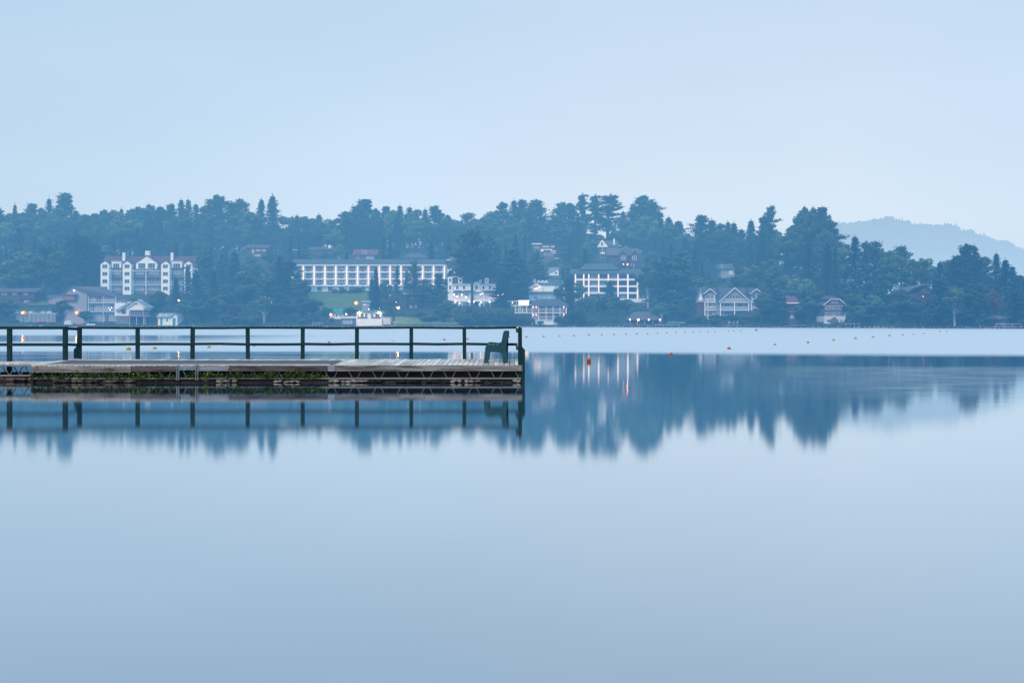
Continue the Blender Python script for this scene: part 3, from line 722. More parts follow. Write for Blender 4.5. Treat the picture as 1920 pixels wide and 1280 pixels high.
for px, py, w, mt, lb in ((241, 656, 8.5, 'b_yellow', 'yellow buoy seen just left of the second railing post of the pier'), (290, 654.3, 7, 'b_yellow', 'yellow buoy seen through the railing right of the second post'),
    (392, 652, 6.5, 'b_yellow', 'yellow buoy seen through the railing right of the third post'), (476, 649, 6, 'b_yellow', 'yellow buoy half hidden by the mid rail right of the fourth post'),
    (617, 642.5, 5.5, 'b_yellow', 'yellow buoy peeping over the mid rail between the fifth and sixth posts'), (736, 639.6, 5, 'b_white', 'white buoy seen between top and mid rail left of the seventh post'),
    (833, 637.6, 5, 'b_orange', 'orange buoy between top and mid rail right of the seventh post'), (876.5, 636.4, 4.6, 'b_orange', 'orange buoy touching the right side of the last railing post'),
    (953, 632.8, 4, 'b_yellow', 'yellow buoy showing just behind the top of the bench')):
    buoy(px, py, w, mt, lb, 'buoys seen through the railing')
ln = [(987,632.6),(1019,631.6),(1049,630.8),(1076,630),(1104,628.9),(1128,628.6),(1151,627.9),(1174,627.2),(1194,626.5),(1214,626.4),(1233,625),(1250,624.7),(1268,624),(1284,623.8),(1300,623.2),(1313,622.6),(1327,622.3),(1341,622.2),(1366,621.2),(1376,621),(1389,620.6)]
for i, (px, py) in enumerate(ln):
    buoy(px, py, 4.4 - i*.07, 'b_pale' if i % 4 else 'b_dull', f'tiny {"yellow" if i % 4 else "orange"} float, {ORD[i]} from the pier end in the long curved line', 'floats of the curved line right of the pier')
buoy(1418, 620, 5, 'b_pink', 'pink red buoy close to the far shore below the gabled white lodge', up=.6)
for i, (px, py, w, mt) in enumerate(((1453,647,5,'b_pink'),(1515,643,5,'b_red'),(1563,638.3,5.4,'b_yellow'),(1604,635.3,5.2,'b_yellow'),(1637,632.7,5,'b_pale'),(1668,629.8,4.6,'b_pale'),(1693,628.4,3.6,'b_pale'),(1713,627,3,'b_dull'),(1732,625.8,3,'b_pale'),(1763,622,3,'b_dull'),(1775,621.8,3,'b_pale'))):
    buoy(px, py, w, mt, f'{dict(b_pale="yellow", b_dull="orange").get(mt, mt[2:])} float, {ORD[i]} from the left in the slanting row at far right', 'floats of the slanting row at far right')
# ------------------------------------------------------------------ buildings of the far shore
KEEP = []      # picture windows trees must leave open: px0, y0, px1, y1, distance
FOOT = []      # footprints: px0, px1, Y0, Y1
class B:
    def __init__(s, name, label, cat, cx, base, group=None, Y=None, depth=10, keep=None, clear=True):
        s.Y = Y or ray_ground(cx, base)
        s.root = empty(name, (PX(cx, s.Y), s.Y, PZ(base, s.Y)), label, cat, group)
        for k in keep or []:
            KEEP.append((*k, s.Y))
        if keep and clear: FOOT.append((min(k[0] for k in keep) - 4, max(k[2] for k in keep) + 4, s.Y - 3, s.Y + depth + 3))
    def x(s, px, d=0): return PX(px, s.Y + d)
    def z(s, py, d=0): return PZ(py, s.Y + d)
    def bx(s, mb, x0, y0, x1, y1, d0=0, d1=8, m=0):
        return mb.box(s.x(x0, d0), s.x(x1, d0), s.Y + d0, s.Y + d1, s.z(y1, d0), s.z(y0, d0), m)
    def box(s, name, mt, x0, y0, x1, y1, d0=0, d1=8, parent=None, label=None):
        mb = MB(); s.bx(mb, x0, y0, x1, y1, d0, d1); o = mb.build(name, M[mt], parent or s.root)
        if label: o['label'] = label
        return o
    def poly(s, name, mt, pts, d0=0, d1=8, parent=None):
        p = [(s.x(a, d0), s.z(b, d0)) for a, b in pts]
        if sum(p[i][0]*p[(i+1) % len(p)][1] - p[(i+1) % len(p)][0]*p[i][1] for i in range(len(p))) < 0: p = p[::-1]
        return MB().prism(p, s.Y + d0, s.Y + d1).build(name, M[mt], parent or s.root)
    def roof(s, name, mt, x0, x1, ye, yr, de=-1, dr=5, hip=0, db=None, th=.25, parent=None):
        """ridge parallel to the shore: eave at ye, ridge at yr, hipped by hip px"""
        db = 2*dr - de if db is None else db
        ze, zr = s.z(ye, de), s.z(yr, dr); a0, a1 = s.x(x0, de), s.x(x1, de)
        h = hip * (s.Y + dr) / F
        r0, r1 = a0 + h, a1 - h
        vs = [(a0, s.Y+de, ze), (a1, s.Y+de, ze), (a1, s.Y+db, ze), (a0, s.Y+db, ze), (r0, s.Y+dr, zr), (r1, s.Y+dr, zr),
              (a0, s.Y+de, ze-th), (a1, s.Y+de, ze-th), (a1, s.Y+db, ze-th), (a0, s.Y+db, ze-th)]
        fs = [(0,1,5,4), (1,2,5), (2,3,4,5), (3,0,4), (9,8,7,6), (6,7,1,0), (7,8,2,1), (8,9,3,2), (9,6,0,3)]
        return MB().add(vs, fs).build(name, M[mt], parent or s.root)
    def gable(s, name, mt, x0, x1, ye, ya, d0, d1, over=1.5, th=1.6, trim=None):
        """two sloping roof slabs over a gable facing the lake"""
        xm = (x0 + x1) / 2; k = (ye - ya) / (xm - x0)
        pts = [(x0 - over, ye + over*k), (xm, ya), (x1 + over, ye + over*k), (x1 + over, ye + over*k - th), (xm, ya - th*1.25), (x0 - over, ye + over*k - th)]
        o = s.poly(name, mt, pts, d0, d1)
        if trim: s.poly('barge_board', trim, pts, d0 - .12, d0 - .005)
        return o
    def win(s, x0, y0, x1, y1, d=0, nx=2, ny=1, fr='white', gl='glass', name='window', t=.45, parent=None):
        mb = MB()
        s.bx(mb, x0, y0, x1, y0 + t, d - .10, d + .02); s.bx(mb, x0, y1 - t, x1, y1, d - .10, d + .02)
        s.bx(mb, x0, y0 + t, x0 + t, y1 - t, d - .10, d + .02); s.bx(mb, x1 - t, y0 + t, x1, y1 - t, d - .10, d + .02)
        w = t * .8
        for i in range(1, nx):
            c = lerp(x0, x1, i / nx); s.bx(mb, c - w/2, y0 + t, c + w/2, y1 - t, d - .08, d - .041)
        for i in range(1, ny):
            c = lerp(y0, y1, i / ny); s.bx(mb, x0 + t, c - w/2, x1 - t, c + w/2, d - .09, d - .081)
        o = mb.build(name, M[fr], parent or s.root)
        pn = MB(); s.bx(pn, x0 + t, y0 + t, x1 - t, y1 - t, d - .04, d + .02); pn.build('pane', M[gl], o)
        return o
    def balcony(s, x0, y0, x1, y1, d0=-1.4, d1=0, mt='bluerail', n=8, floor=True, name='balcony'):
        """y0 = hand rail, y1 = floor; open balusters"""
        mb = MB(); u = F / s.Y
        s.bx(mb, x0, y0, x1, y0 + .10*u, d0, d0 + .1); 
        if floor: s.bx(mb, x0, y1 - .22*u, x1, y1, d0 - .05, d1)
        for i in range(n + 1):
            c = lerp(x0 + .04*u, x1 - .04*u, i / n); s.bx(mb, c - .03*u, y0 + .10*u, c + .03*u, y1 - .22*u, d0 + .03, d0 + .08)
        return mb.build(name, M[mt], s.root)
    def post(s, px, y0, y1, d=-1.4, w=.9, mt='white', name='column'):
        return s.box(name, mt, px - w/2, y0, px + w/2, y1, d, d + w*s.Y/F)
    def lamp(s, px, py, d, mt='warm', r=.22, name='wall_lamp'):
        mb = MB(); mb.ball((s.x(px, d), s.Y + d, s.z(py, d)), r, 1, 8, 5); return mb.build(name, M[mt], s.root, smooth=True)

# --- the condominium block with bay towers
b = B('apartment_building', 'white and red brown four storey block with bay towers and three chimneys on the slope', 'building', 276, 552, keep=[(186, 468, 364, 556)], depth=14)
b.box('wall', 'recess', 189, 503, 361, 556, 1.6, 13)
b.roof('roof', 'redbrown', 187, 363, 503.5, 480, .2, 6)
for x0, x1, hid in ((188.5, 204.5, 0), (230, 246, 0), (302, 318, 0), (345, 361, 0)):
    xm = (x0 + x1)/2
    b.poly('bay_tower', 'white', [(x0, 556), (x1, 556), (x1, 494.5), (xm, 489), (x0, 494.5)], -1.2, 6)
    b.gable('bay_roof', 'redbrown', x0, x1, 494.5, 489, -1.5, 6.3, 1, 1)
    for y in (495.5, 509.5, 523.5, 537):
        b.win(x0 + 3.2, y, x1 - 3.2, y + 7.5, -1.22, 2)
for x0, x1 in ((209, 227), (321.5, 341)):
    b.box('dormer', 'white', x0, 489.5, x1, 504, .6, 5); b.box('dormer_roof', 'paleroof', x0 - 1, 488.3, x1 + 1, 489.8, .2, 5.5)
    b.win(x0 + 3, 493.5, x1 - 3, 503, .57, 3, fr='white')
b.poly('gable_front', 'white', [(255, 504), (294, 504), (294, 492.5), (274.5, 479.5), (255, 492.5)], -.4, 6)
b.gable('gable_roof', 'redbrown', 255, 294, 492.5, 479.5, -.8, 6.4, 1.5, 1.2)
b.win(259, 493, 272.5, 503.5, -.43, 3); b.win(277, 493, 290.5, 503.5, -.43, 3)
for x0, y0, x1 in ((229.5, 473.5, 233.8), (272, 470.2, 280), (320, 473.5, 324)):
    b.box('chimney', 'white', x0, y0, x1, 494, 3.2, 4.6)
b.box('eave_board', 'white', 206, 506.6, 229, 507.6, -.5, -.2); b.box('eave_board', 'white', 247, 506.6, 301, 507.6, -.5, -.2); b.box('eave_board', 'lilac', 319, 506.6, 344, 507.6, -.5, -.2)
for x0, x1 in ((205.5, 229), (247, 273), (274, 301), (319, 344.5)):
    b.win(x0 + 5, 508.5, x1 - 3, 514.5, 1.57, 4, fr='bluerail', gl='paleglass'); b.balcony(x0, 514.5, x1, 521, -.6, 1.5, 'redbrown', 2)
    b.win(x0 + 5, 524, x1 - 3, 532.5, 1.57, 4, fr='bluerail'); b.balcony(x0, 527.5, x1, 535, -.6, 1.5, 'bluerail', 12)
    b.win(x0 + 4, 537.5, x1 - 3, 544, 1.57, 5, fr='white', gl='paleglass'); b.balcony(x0, 544.5, x1, 552, -.6, 1.5, 'redbrown', 2)
b.post(273.5, 508, 556, -.65, 1.1)
# --- house with a steep ridge above it
b = B('house', 'dark house with a steep pinkish roof edge rising behind the tallest chimney', 'house', 300, 486, keep=[(284, 460, 314, 477)])
b.poly('wall', 'brown', [(282, 492), (312, 492), (312, 464), (308, 461), (282, 478)], 0, 8)
b.poly('roof', 'redbrown', [(279, 481), (309, 461.2), (316, 463), (316, 461), (309, 458.8), (279, 478.6)], -.8, 9)
b.win(302, 471, 308, 477, -.03, 2); b.box('chimney', 'paleroof', 308, 457, 315, 459.4, 2, 4)
# --- brown lodge, left edge
b = B('lodge', 'low dark brown two storey lodge with red trim at the left edge', 'lodge', 35, 570, keep=[(-20, 538, 68, 569)])
b.box('wall', 'brown', -60, 545, 63, 572, 0, 9)
b.roof('roof', 'greyroof', -70, 68, 546.3, 540, -1.6, 4)
for x0, x1, y0, y1 in ((22, 32, 547.8, 553.5), (43, 53, 548, 554), (44, 53, 561, 568.5), (54, 57, 561, 567), (2, 14, 548, 554)): b.win(x0, y0, x1, y1, -.03, 2, fr='brown', gl='paleglass')
b.box('fascia', 'red', -70, 546.4, 67, 547.4, -1.66, -1.3); b.balcony(32, 553.5, 63, 559.4, -1.4, 0, 'red', 14)
for px in (32.5, 62.5): b.post(px, 547.5, 559, -1.4, .8, 'red')
# --- grey motel with a big gable
b = B('motel', 'grey motel with one broad gable end and three tiers of lakeside balconies', 'motel', 165, 605.5, keep=[(113, 536, 218, 600)], depth=12)
b.poly('gable_wall', 'lilac', [(118, 607), (163, 607), (163, 551), (134, 538.8), (118, 551)], 0, 14)
b.box('wall', 'grey', 163, 552, 216, 608, 1.8, 14)
b.poly('roof', 'greyroof', [(114, 553.5), (134, 537.6), (166, 552), (166, 550), (134, 535.8), (114, 551.6)], -.7, 14)
vs = [(b.x(134, -.6), b.Y - .6, b.z(536.5)), (b.x(196, 8), b.Y + 8, b.z(537.5, 8)), (b.x(221, 0), b.Y + .2, b.z(556)), (b.x(164, 0), b.Y + .2, b.z(553.5))]
MB().add(vs + [(x, y + .1, z - .3) for x, y, z in vs], [(0,3,2,1), (4,5,6,7), (0,1,5,4), (1,2,6,5), (2,3,7,6), (3,0,4,7)]).build('side_roof', M['greyroof'], b.root)
b.win(133, 543, 135, 549, -.03, 1, fr='lilac'); b.lamp(139, 544.5, -.2, 'white_lamp', .25)
b.box('porch', 'recess', 118, 553, 140, 563, -1.6, -.01); b.box('porch_roof', 'greyroof', 117, 551, 141, 553.2, -2, .1)
for px in (121, 124, 127, 131, 135): b.box('porch_chair', 'hull_red', px, 557.5, px + 1.8, 561.5, -1.66, -1.61)
for i, (y0, y1, y2) in enumerate(((555, 562, 568.5), (570.5, 578, 584.8), (588, 603, 605))):
    for x0, x1 in ((170, 178), (180, 190), (196, 204), (206, 214)): b.win(x0, y0 + .6, x1, y2 - 2, 1.77, 2, fr='bluerail', gl='paleglass' if (int(x0) + i) % 3 else 'glass')
    if i < 2: b.balcony(165, y1 - 1, 218, y2, -.2, 1.75, 'bluerail', 26)
for px in (166, 193.5, 217): b.post(px, 555, 606, -.15, .9, 'bluerail')
for dx, dy in ((0, 0), (5.5, -1), (2.5, 3)): b.lamp(204 + dx, 577.5 + dy, .2, 'white_lamp', .16)
# --- white boathouse house
b = B('boathouse', 'white cottage on a stone base with a pink railed deck over the water', 'house', 244, 607.5, keep=[(212, 558, 276, 604)], depth=9)
b.box('stone_base', 'stone', 218, 592, 241, 609, .3, 8)
b.box('wall', 'white', 215, 568, 242, 592, 0, 8); b.poly('roof', 'paleroof', [(215, 583), (219, 579), (236, 569), (240, 569), (240, 572), (222, 583)], -1.4, 7)
b.box('back_roof', 'paleroof', 216, 564.5, 246, 567.5, 2, 9); b.box('chimney', 'stone', 228.5, 561, 234, 572, 1, 2.5)
b.win(227.5, 580, 236.5, 589, -.03, 1); b.win(236, 567.5, 241, 572.5, -.02, 1)
b.poly('gable_front', 'white', [(242, 581), (269, 581), (269, 575), (255.5, 566), (242, 575)], -1.8, 7)
b.gable('gable_roof', 'paleroof', 242, 269, 575, 566, -2.4, 7, 4, 1.3, trim='white'); b.poly('skylight_roof', 'paleroof', [(257, 561), (266, 561), (271, 568), (262, 568)], 2, 2.4)
b.win(253, 568.5, 258, 571, -1.85, 1, gl='dark')
b.box('porch_back', 'recess', 242, 581, 269, 592, 2, 7); b.win(244, 582, 253, 590, 1.97, 2); b.win(257, 582, 267, 590, 1.97, 2)
b.balcony(240, 585.5, 279, 592.8, -2, 2, 'pinkrail', 22, name='deck_railing')
for px in (242.5, 269): b.post(px, 581, 592, -1.95, .9, 'pinkrail')
for px in (243, 256, 269, 272): b.post(px, 592.8, 609, -1.6, .8, 'bluerail', 'stilt')
b.box('under_deck', 'dark', 243, 594, 270, 609, 2, 6)
# --- small boathouse
b = B('small_boathouse', 'tiny white boathouse with pale roof and green doors at the waterline', 'boathouse', 314, 609, keep=[(291, 585, 338, 609)], depth=6)
b.box('wall', 'white', 296, 593.5, 323, 610, 0, 6); b.poly('gable_front', 'white', [(321, 610), (332.5, 610), (332.5, 593), (327, 588), (321, 593)], -.8, 6)
b.roof('roof', 'paleroof', 292.5, 325, 594, 586.8, -.8, 2.5); b.gable('gable_roof', 'paleroof', 321, 333, 593, 588, -1.4, 6, 3.2, 1)
for px in (300.5, 311.5): b.poly('dormer', 'white', [(px - 2.4, 592.5), (px + 2.4, 592.5), (px, 589)], -.5, 2)
b.box('door', 'teal', 300.5, 595.5, 304.5, 609.6, -.04, .02); b.box('door', 'teal', 323.5, 596, 329, 609.6, -.86, -.81); b.win(311.5, 596, 315, 602.5, -.03, 1, gl='dark')
# --- parking wall
b = B('retaining_wall', 'pale concrete retaining wall below the parked cars', 'wall', 70, 603.5, keep=[(28, 574, 100, 606)], depth=4)
b.box('panel', 'concrete', 30, 587.8, 104, 606, 0, 1); b.box('coping', 'bluerail', 28, 587, 106, 588, -.15, 1.2); 
for px in range(34, 104, 8): b.box('buttress', 'concrete', px, 588.1, px + .9, 606, -.25, -.01)
Yc = b.Y + 3.2; zc = b.z(585.5)
b.box('parking_slab', 'road', 20, 586.4, 108, 588, 1.21, 9)
def car(px, mt, label):
    x, y, z = PX(px, Yc), Yc, zc - .45
    e = empty('parked_car', (x, y, z), label, 'car', 'cars parked above the wall')
    W = .88; k = .34                    # parked nose out, turned a little to the right
    def P(u, v, w): return (x + u*math.cos(k) - v*math.sin(k), y + u*math.sin(k) + v*math.cos(k), z + w)
    def loft(secs, name, mt_, par):     # secs: (v, half width, z0, z1)
        vs, fs = [], []
        for v, hw, z0, z1 in secs: vs += [P(-hw, v, z0), P(hw, v, z0), P(hw*.96, v, z1), P(-hw*.96, v, z1)]
        for i in range(len(secs)-1):
            a = 4*i
            fs += [(a+j, a+(j+1) % 4, a+4+(j+1) % 4, a+4+j) for j in range(4)]
        fs += [(3,2,1,0), tuple(4*(len(secs)-1)+j for j in range(4))]
        return MB().add(vs, fs).build(name, M[mt_], par)
    body = loft([(0,.74,.35,.62), (.12,.84,.3,.78), (1.2,W,.28,.92), (3.4,W,.28,.98), (4.2,W,.3,.95), (4.4,.8,.35,.8)], 'body', mt, e)
    loft([(1.05,.74,.93,.95), (1.85,.66,.93,1.44), (3.2,.66,.93,1.46), (4.05,.72,.93,.98)], 'cabin', 'glass', e)
    loft([(1.75,.62,1.43,1.47), (2.0,.64,1.43,1.5), (3.1,.64,1.43,1.51), (3.3,.62,1.43,1.47)], 'roof', mt, e)
    for v in (.85, 3.5):
        for u in (-.82, .72): MB().tube(P(u, v, .32), P(u + .18, v, .32), .32, n=10).build('wheel', M['tyre'], e)
    for u in (-.6, .6): MB().ball(P(u, -.01, .62), .11, .8, 6, 4).build('headlight', M['white'], e)
for i, (px, mt, lb) in enumerate(((32, 'carwhite', 'white car parked leftmost above the concrete wall'), (44, 'carsilver', 'silver car parked second from left above the concrete wall'), (57, 'carwhite', 'white car parked third from left above the wall'),
    (69, 'cardark', 'dark car parked between two pale cars above the wall'), (80, 'carsilver', 'silver car parked second from right above the wall'), (92, 'carwhite', 'white car parked rightmost above the wall'))): car(px, mt, lb)
# --- houses deep in the trees, left
b = B('house', 'brown house with stacked pale windows half hidden on the wooded slope', 'house', 480, 492, keep=[(458, 458, 501, 488)])
b.box('wall', 'brown', 462, 463, 500, 494, 0, 8); b.roof('roof', 'redbrown', 458, 503, 464, 459, -1, 4)
for x0, y0, x1, y1 in ((472, 467, 476.5, 475), (479.5, 467.5, 488, 471), (491, 467.5, 498, 471), (472, 479, 476.5, 486.5), (477.5, 476.8, 488, 480.5)): b.win(x0, y0, x1, y1, -.03, 1, gl='paleglass', fr='bluerail')
b = B('cottage', 'low dark cottage with a pale chimney above the long hotel', 'house', 596, 484, keep=[(578, 459, 622, 474)])
b.box('wall', 'brown', 580, 467, 622, 488, 0, 8); b.roof('roof', 'redbrown', 577, 625, 467.5, 463, -1, 4); b.box('chimney', 'white', 615.5, 459.5, 620, 468, 2, 3.2); b.box('awning', 'bluerail', 547, 467.8, 564, 469, -1, 0)
b.win(586, 469, 594, 474, -.03, 2, gl='glass', fr='brown')
b = B('house', 'dark house with a dull red roof and small dormer above the long hotel', 'house', 683, 494, keep=[(660, 465, 706, 488)])
b.box('wall', 'shingle', 664, 477, 704, 496, 0, 8); b.roof('roof', 'red', 660, 707, 477.6, 467.5, -1.2, 4)
b.poly('dormer', 'red', [(671, 476.5), (697, 476.5), (684, 468.5)], -.8, 3); b.win(679, 470.5, 688, 475.5, -.86, 3); b.win(668.5, 480, 673, 486.5, -.03, 1); b.win(687, 480, 700, 486.5, -.03, 1, gl='paleglass')
b = B('house', 'low slate hip roof peeping over the long hotel at its right', 'house', 777, 490, keep=[(760, 475, 795, 484)])
b.box('wall', 'shingle', 752, 482, 802, 494, 0, 8); b.roof('roof', 'slate', 748, 806, 483, 474.5, -1, 4, hip=20)

# --- long white hotel
b = B('hotel', 'long white three tier hotel with lit columns and flower boxes under a slate roof', 'hotel', 660, 547, keep=[(550, 485, 695, 548), (709, 490, 752, 536), (790, 490, 838, 540)], depth=14, clear=False)
FOOT.append((545, 840, b.Y - 5, b.Y + 16)); KEEP.append((560, 546, 700, 550, b.Y))
b.box('wall', 'white', 546, 495, 835, 552, 1.7, 14)
b.roof('roof', 'slate', 544, 833, 496, 486, -.9, 6); b.box('eave_board', 'white', 545, 496.2, 834, 497.8, -.92, -.6)
cols = [547.5 + 20.35 * i for i in range(15)]
cols = [c + .8 for c in cols]
for i, c in enumerate(cols):
    b.post(c, 497.8, 535.5, -.75, 3.2, 'white')
    b.box('column_glow', 'col_glow', c - 1.15, 499, c + 1.15, 534.5, -.80, -.76)  # added glowing strip, in place of lamplight washing the column
for i in range(14):
    x0, x1 = cols[i] + 1.3, cols[i+1] - 1.3
    for k, y in enumerate((498.2, 511.2, 523.6)):
        b.win(x0 + 2.6, y + .6, x1 - 2.6, y + 9.4, 1.66, 4, fr='white', gl=R.choice(('glass', 'glass', 'glass', 'paleglass')), name='glass_door', t=.6)
        b.box('balcony_floor', 'white', x0, y + 10.4, x1, y + 12.6, -.7, 1.6)
        b.balcony(x0, y + 6.6, x1, y + 10.4, -.68, 1.5, 'bluerail', 10, floor=False, name='balcony_rail')
        xm = (x0 + x1) / 2
        b.poly('flower_box', 'flowers', [(x0 + 1, y + 7.6), (x1 - 1, y + 7.6), (x1 - 2, y + 9.3), (xm, y + 10.3), (x0 + 2, y + 9.3)], -.95, -.7)
    b.win(x0 + 4, 537, x1 - 4, 546, 1.66, 3, fr='white', name='ground_window'); 
b.box('hedge', 'bushleaf', 640, 540, 655, 551, -2.5, -1.2) if False else None
# --- tower house at its right end
b = B('tower_house', 'white tower house with dark hip roof at the right end of the long hotel', 'house', 846, 516, keep=[(832, 481, 858, 511)], depth=8)
b.box('wall', 'white', 836, 496, 857, 520, 0, 7); b.box('upper_wall', 'mansard', 838, 487.5, 858, 503, -.6, 6)
b.roof('roof', 'greyroof', 833, 860, 489, 480.6, -1.2, 3, hip=12)
for x0, y0, x1, y1 in ((845, 490, 850, 496), (855, 489, 857.5, 494)): b.win(x0, y0, x1, y1, -.64, 1)
b.win(839, 498, 844, 505, -.03, 1); b.win(847, 504, 852, 509.5, -.03, 1); b.box('cornice', 'white', 837, 486.7, 846, 487.9, -.8, -.61)

# --- the inn, left block with mansard roof and verandas
b = B('inn', 'white mansard roofed inn with two lamplit verandas above the shoreline hedge', 'inn', 890, 573.5, keep=[(838, 517, 946, 575)], depth=12)
b.box('stair_wing', 'white', 839.5, 519, 849, 570, .6, 9); b.win(841.5, 522, 846.5, 528.5, .57, 2); b.win(841.5, 534.5, 846.5, 543, .57, 2)
b.box('wall', 'white', 848, 532, 930, 577, 1.2, 11)
b.poly('mansard_roof', 'mansard', [(847.5, 532.5), (884, 532.5), (876.5, 519.3), (848.5, 519.3)], .6, 11); b.box('roof_trim', 'white', 846, 518.4, 877, 519.5, .3, 11.3); b.box('cornice', 'white', 846, 532.4, 885, 533.8, .2, 1.19)
b.poly('mansard_roof', 'mansard', [(888, 532.5), (931, 532.5), (923, 521), (890, 521)], .8, 11); b.box('cornice', 'white', 887, 532.4, 932, 533.6, .4, 1.19)
for x0, x1 in ((859, 867), (898, 903), (909, 916)): 
    b.box('dormer', 'white', x0, 521, x1, 531, .2, 4); b.win(x0 + 1.8, 522.5, x1 - 1.8, 529.5, .17, 1)
b.poly('gable_front', 'white', [(888, 560), (899, 560), (899, 532), (896, 528), (890, 528), (888, 532)], .2, 6); b.win(890.5, 535, 896.5, 542.5, .17, 2)
for px in (855, 867.5, 904, 916): b.win(px, 535.5, px + 4.8, 542.5, 1.17, 1)
for x0, x1 in ((851, 866), (868, 884), (888, 907), (908, 934)):
    b.roof('porch_roof', 'slate', x0 - 2, x1 + 2, 547.3, 544.4, -2.2, .8, hip=3, db=1.1)
b.poly('porch_gable', 'white', [(888, 547), (908, 547), (898, 543.4)], -2.6, 0)
for x0, x1 in ((852, 866.5), (868.5, 882), (888, 908), (919, 933)):
    b.win(x0 + 3, 550, x1 - 3, 556, 1.17, 3, gl='paleglass', name='veranda_door'); b.balcony(x0, 554.6, x1, 562.5, -1.8, 1.1, 'white', 14)
for px in (852, 859.5, 866.5, 882, 888, 907.5, 919, 933): b.post(px, 547.4, 574, -1.75, 1.0)
b.box('ground_veranda', 'white', 846, 562.6, 940, 565, -2.6, 1.1)
for x0, x1 in ((856, 861), (864, 870), (871, 880), (907, 916), (920, 930), (933, 938)): b.win(x0, 566.5, x1, 572.5, 1.15, 2, gl='paleglass')
b.box('doorway', 'brown', 889, 564, 899, 574, 1.0, 1.15); b.poly('steps', 'white', [(897.5, 574), (902, 574), (899, 567), (897.5, 567)], -3.2, -1)
for px, py in ((851, 552.5), (857, 555.6), (865.6, 552.6), (873.5, 557.2), (901, 552), (904.6, 550.5), (925.5, 553.4), (934, 553.2)): b.lamp(px, py, -2.0, 'warm', .26)
for px, py in ((848, 566), (854, 566), (862, 568), (880, 565.8), (888.5, 565.8), (902, 567), (918, 566), (943, 565.8)): b.lamp(px, py, -2.9, 'warm', .26)
b.lamp(942.3, 551.8, -1.5, 'orange_lamp', .32); b.lamp(868, 513, 2, 'pink_lamp', .25, 'roof_lamp'); b.lamp(835, 570.3, -3, 'orange_lamp', .16)
# --- the inn, right block above the pavilion
b = B('inn_annex', 'white inn building with lit gable and dormers behind the two tier porch', 'inn', 1020, 563, keep=[(984, 520, 1062, 566)], depth=12)
b.box('wall', 'white', 992, 531, 1040, 566, 0, 11); b.roof('roof', 'slate', 985, 1058, 532.5, 525, -1, 5)
b.poly('gable_front', 'white', [(994, 547), (1017, 547), (1017, 538), (1005, 530), (994, 538)], -1.4, 4); b.win(1001, 535.5, 1008, 541, -1.45, 2, gl='paleglass')
b.poly('cupola', 'white', [(999.5, 530), (1004.5, 530), (1004.5, 524.5), (1002, 521), (999.5, 524.5)], 1, 3); b.win(1001, 524.8, 1003.4, 529, .96, 1)
for px in (1010, 1017, 1024): b.poly('dormer', 'white', [(px - 3, 533), (px + 3, 533), (px + 3, 527.5), (px, 525), (px - 3, 527.5)], .6, 4); b.win(px - 1.5, 528, px + 1.5, 532, .56, 1)
b.box('side_wall', 'white', 1040, 533, 1052, 566, 1, 9); b.win(1040.5, 540.5, 1045, 545, .97, 1)
b.roof('porch_roof', 'slate', 990, 1062, 551.5, 546.6, -3.2, 0, hip=6, db=.2); b.box('porch_beam', 'white', 991, 551.6, 1061, 553, -3.1, -2.7)
for px in (993, 999, 1010, 1030, 1046, 1058): b.post(px, 553, 566, -3, 1.1)
b.box('porch_floor', 'white', 991, 562, 1061, 563, -3.1, -.01); b.win(1000, 555.5, 1009, 562, -.03, 3, gl='paleglass'); b.win(1054, 556, 1060, 562, -.03, 2, gl='paleglass')
for px, py in ((1007, 540.2), (1003.5, 541.2), (1057, 541), (1012, 538)): b.lamp(px, py, -2.2, 'warm', .22)
b = B('pavilion', 'two tier white porch pavilion with slate roof standing at the waterline', 'pavilion', 1030, 607, keep=[(962, 560, 1066, 606)], depth=10)
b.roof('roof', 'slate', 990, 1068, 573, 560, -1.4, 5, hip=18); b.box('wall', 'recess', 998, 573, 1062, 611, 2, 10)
b.box('upper_floor', 'white', 965, 586, 1064, 587.2, -1.2, 2); b.box('beam', 'white', 964, 572.8, 1066, 574.2, -1.2, -.9)
b.balcony(966, 578.5, 1063, 586, -1.15, 1.9, 'white', 60, floor=False); b.box('side_roof', 'bluerail', 962, 572, 998, 573.4, -1.3, 2); b.box('side_wall', 'recess', 968, 573.5, 998, 586, 1.6, 3)
for px in (966, 973, 980, 987, 998, 1010, 1024, 1037, 1050, 1062): b.post(px, 574, 586, -1.1, 1.1)
b.box('lower_floor', 'white', 997, 599.2, 1063, 600.2, -1.2, 2); b.balcony(998, 592.6, 1062, 599.2, -1.15, 1.9, 'white', 40, floor=False)
for px in (998, 1010, 1024, 1037, 1050, 1062): b.post(px, 587.2, 609, -1.1, 1.1)
for x0, x1 in ((1012, 1022), (1026, 1035), (1040, 1049)): b.win(x0, 575.5, x1, 585, 1.97, 2, fr='recess'); b.win(x0, 588.5, x1, 598, 1.97, 2, fr='recess')
b.box('foundation', 'white', 1003, 600.4, 1048, 611, -.6, 1.99)
for px in (1000, 1005.5, 1057): b.lamp(px, 575.6, -.6, 'pink_lamp', .26); b.lamp(px, 590, -.6, 'pink_lamp', .26)
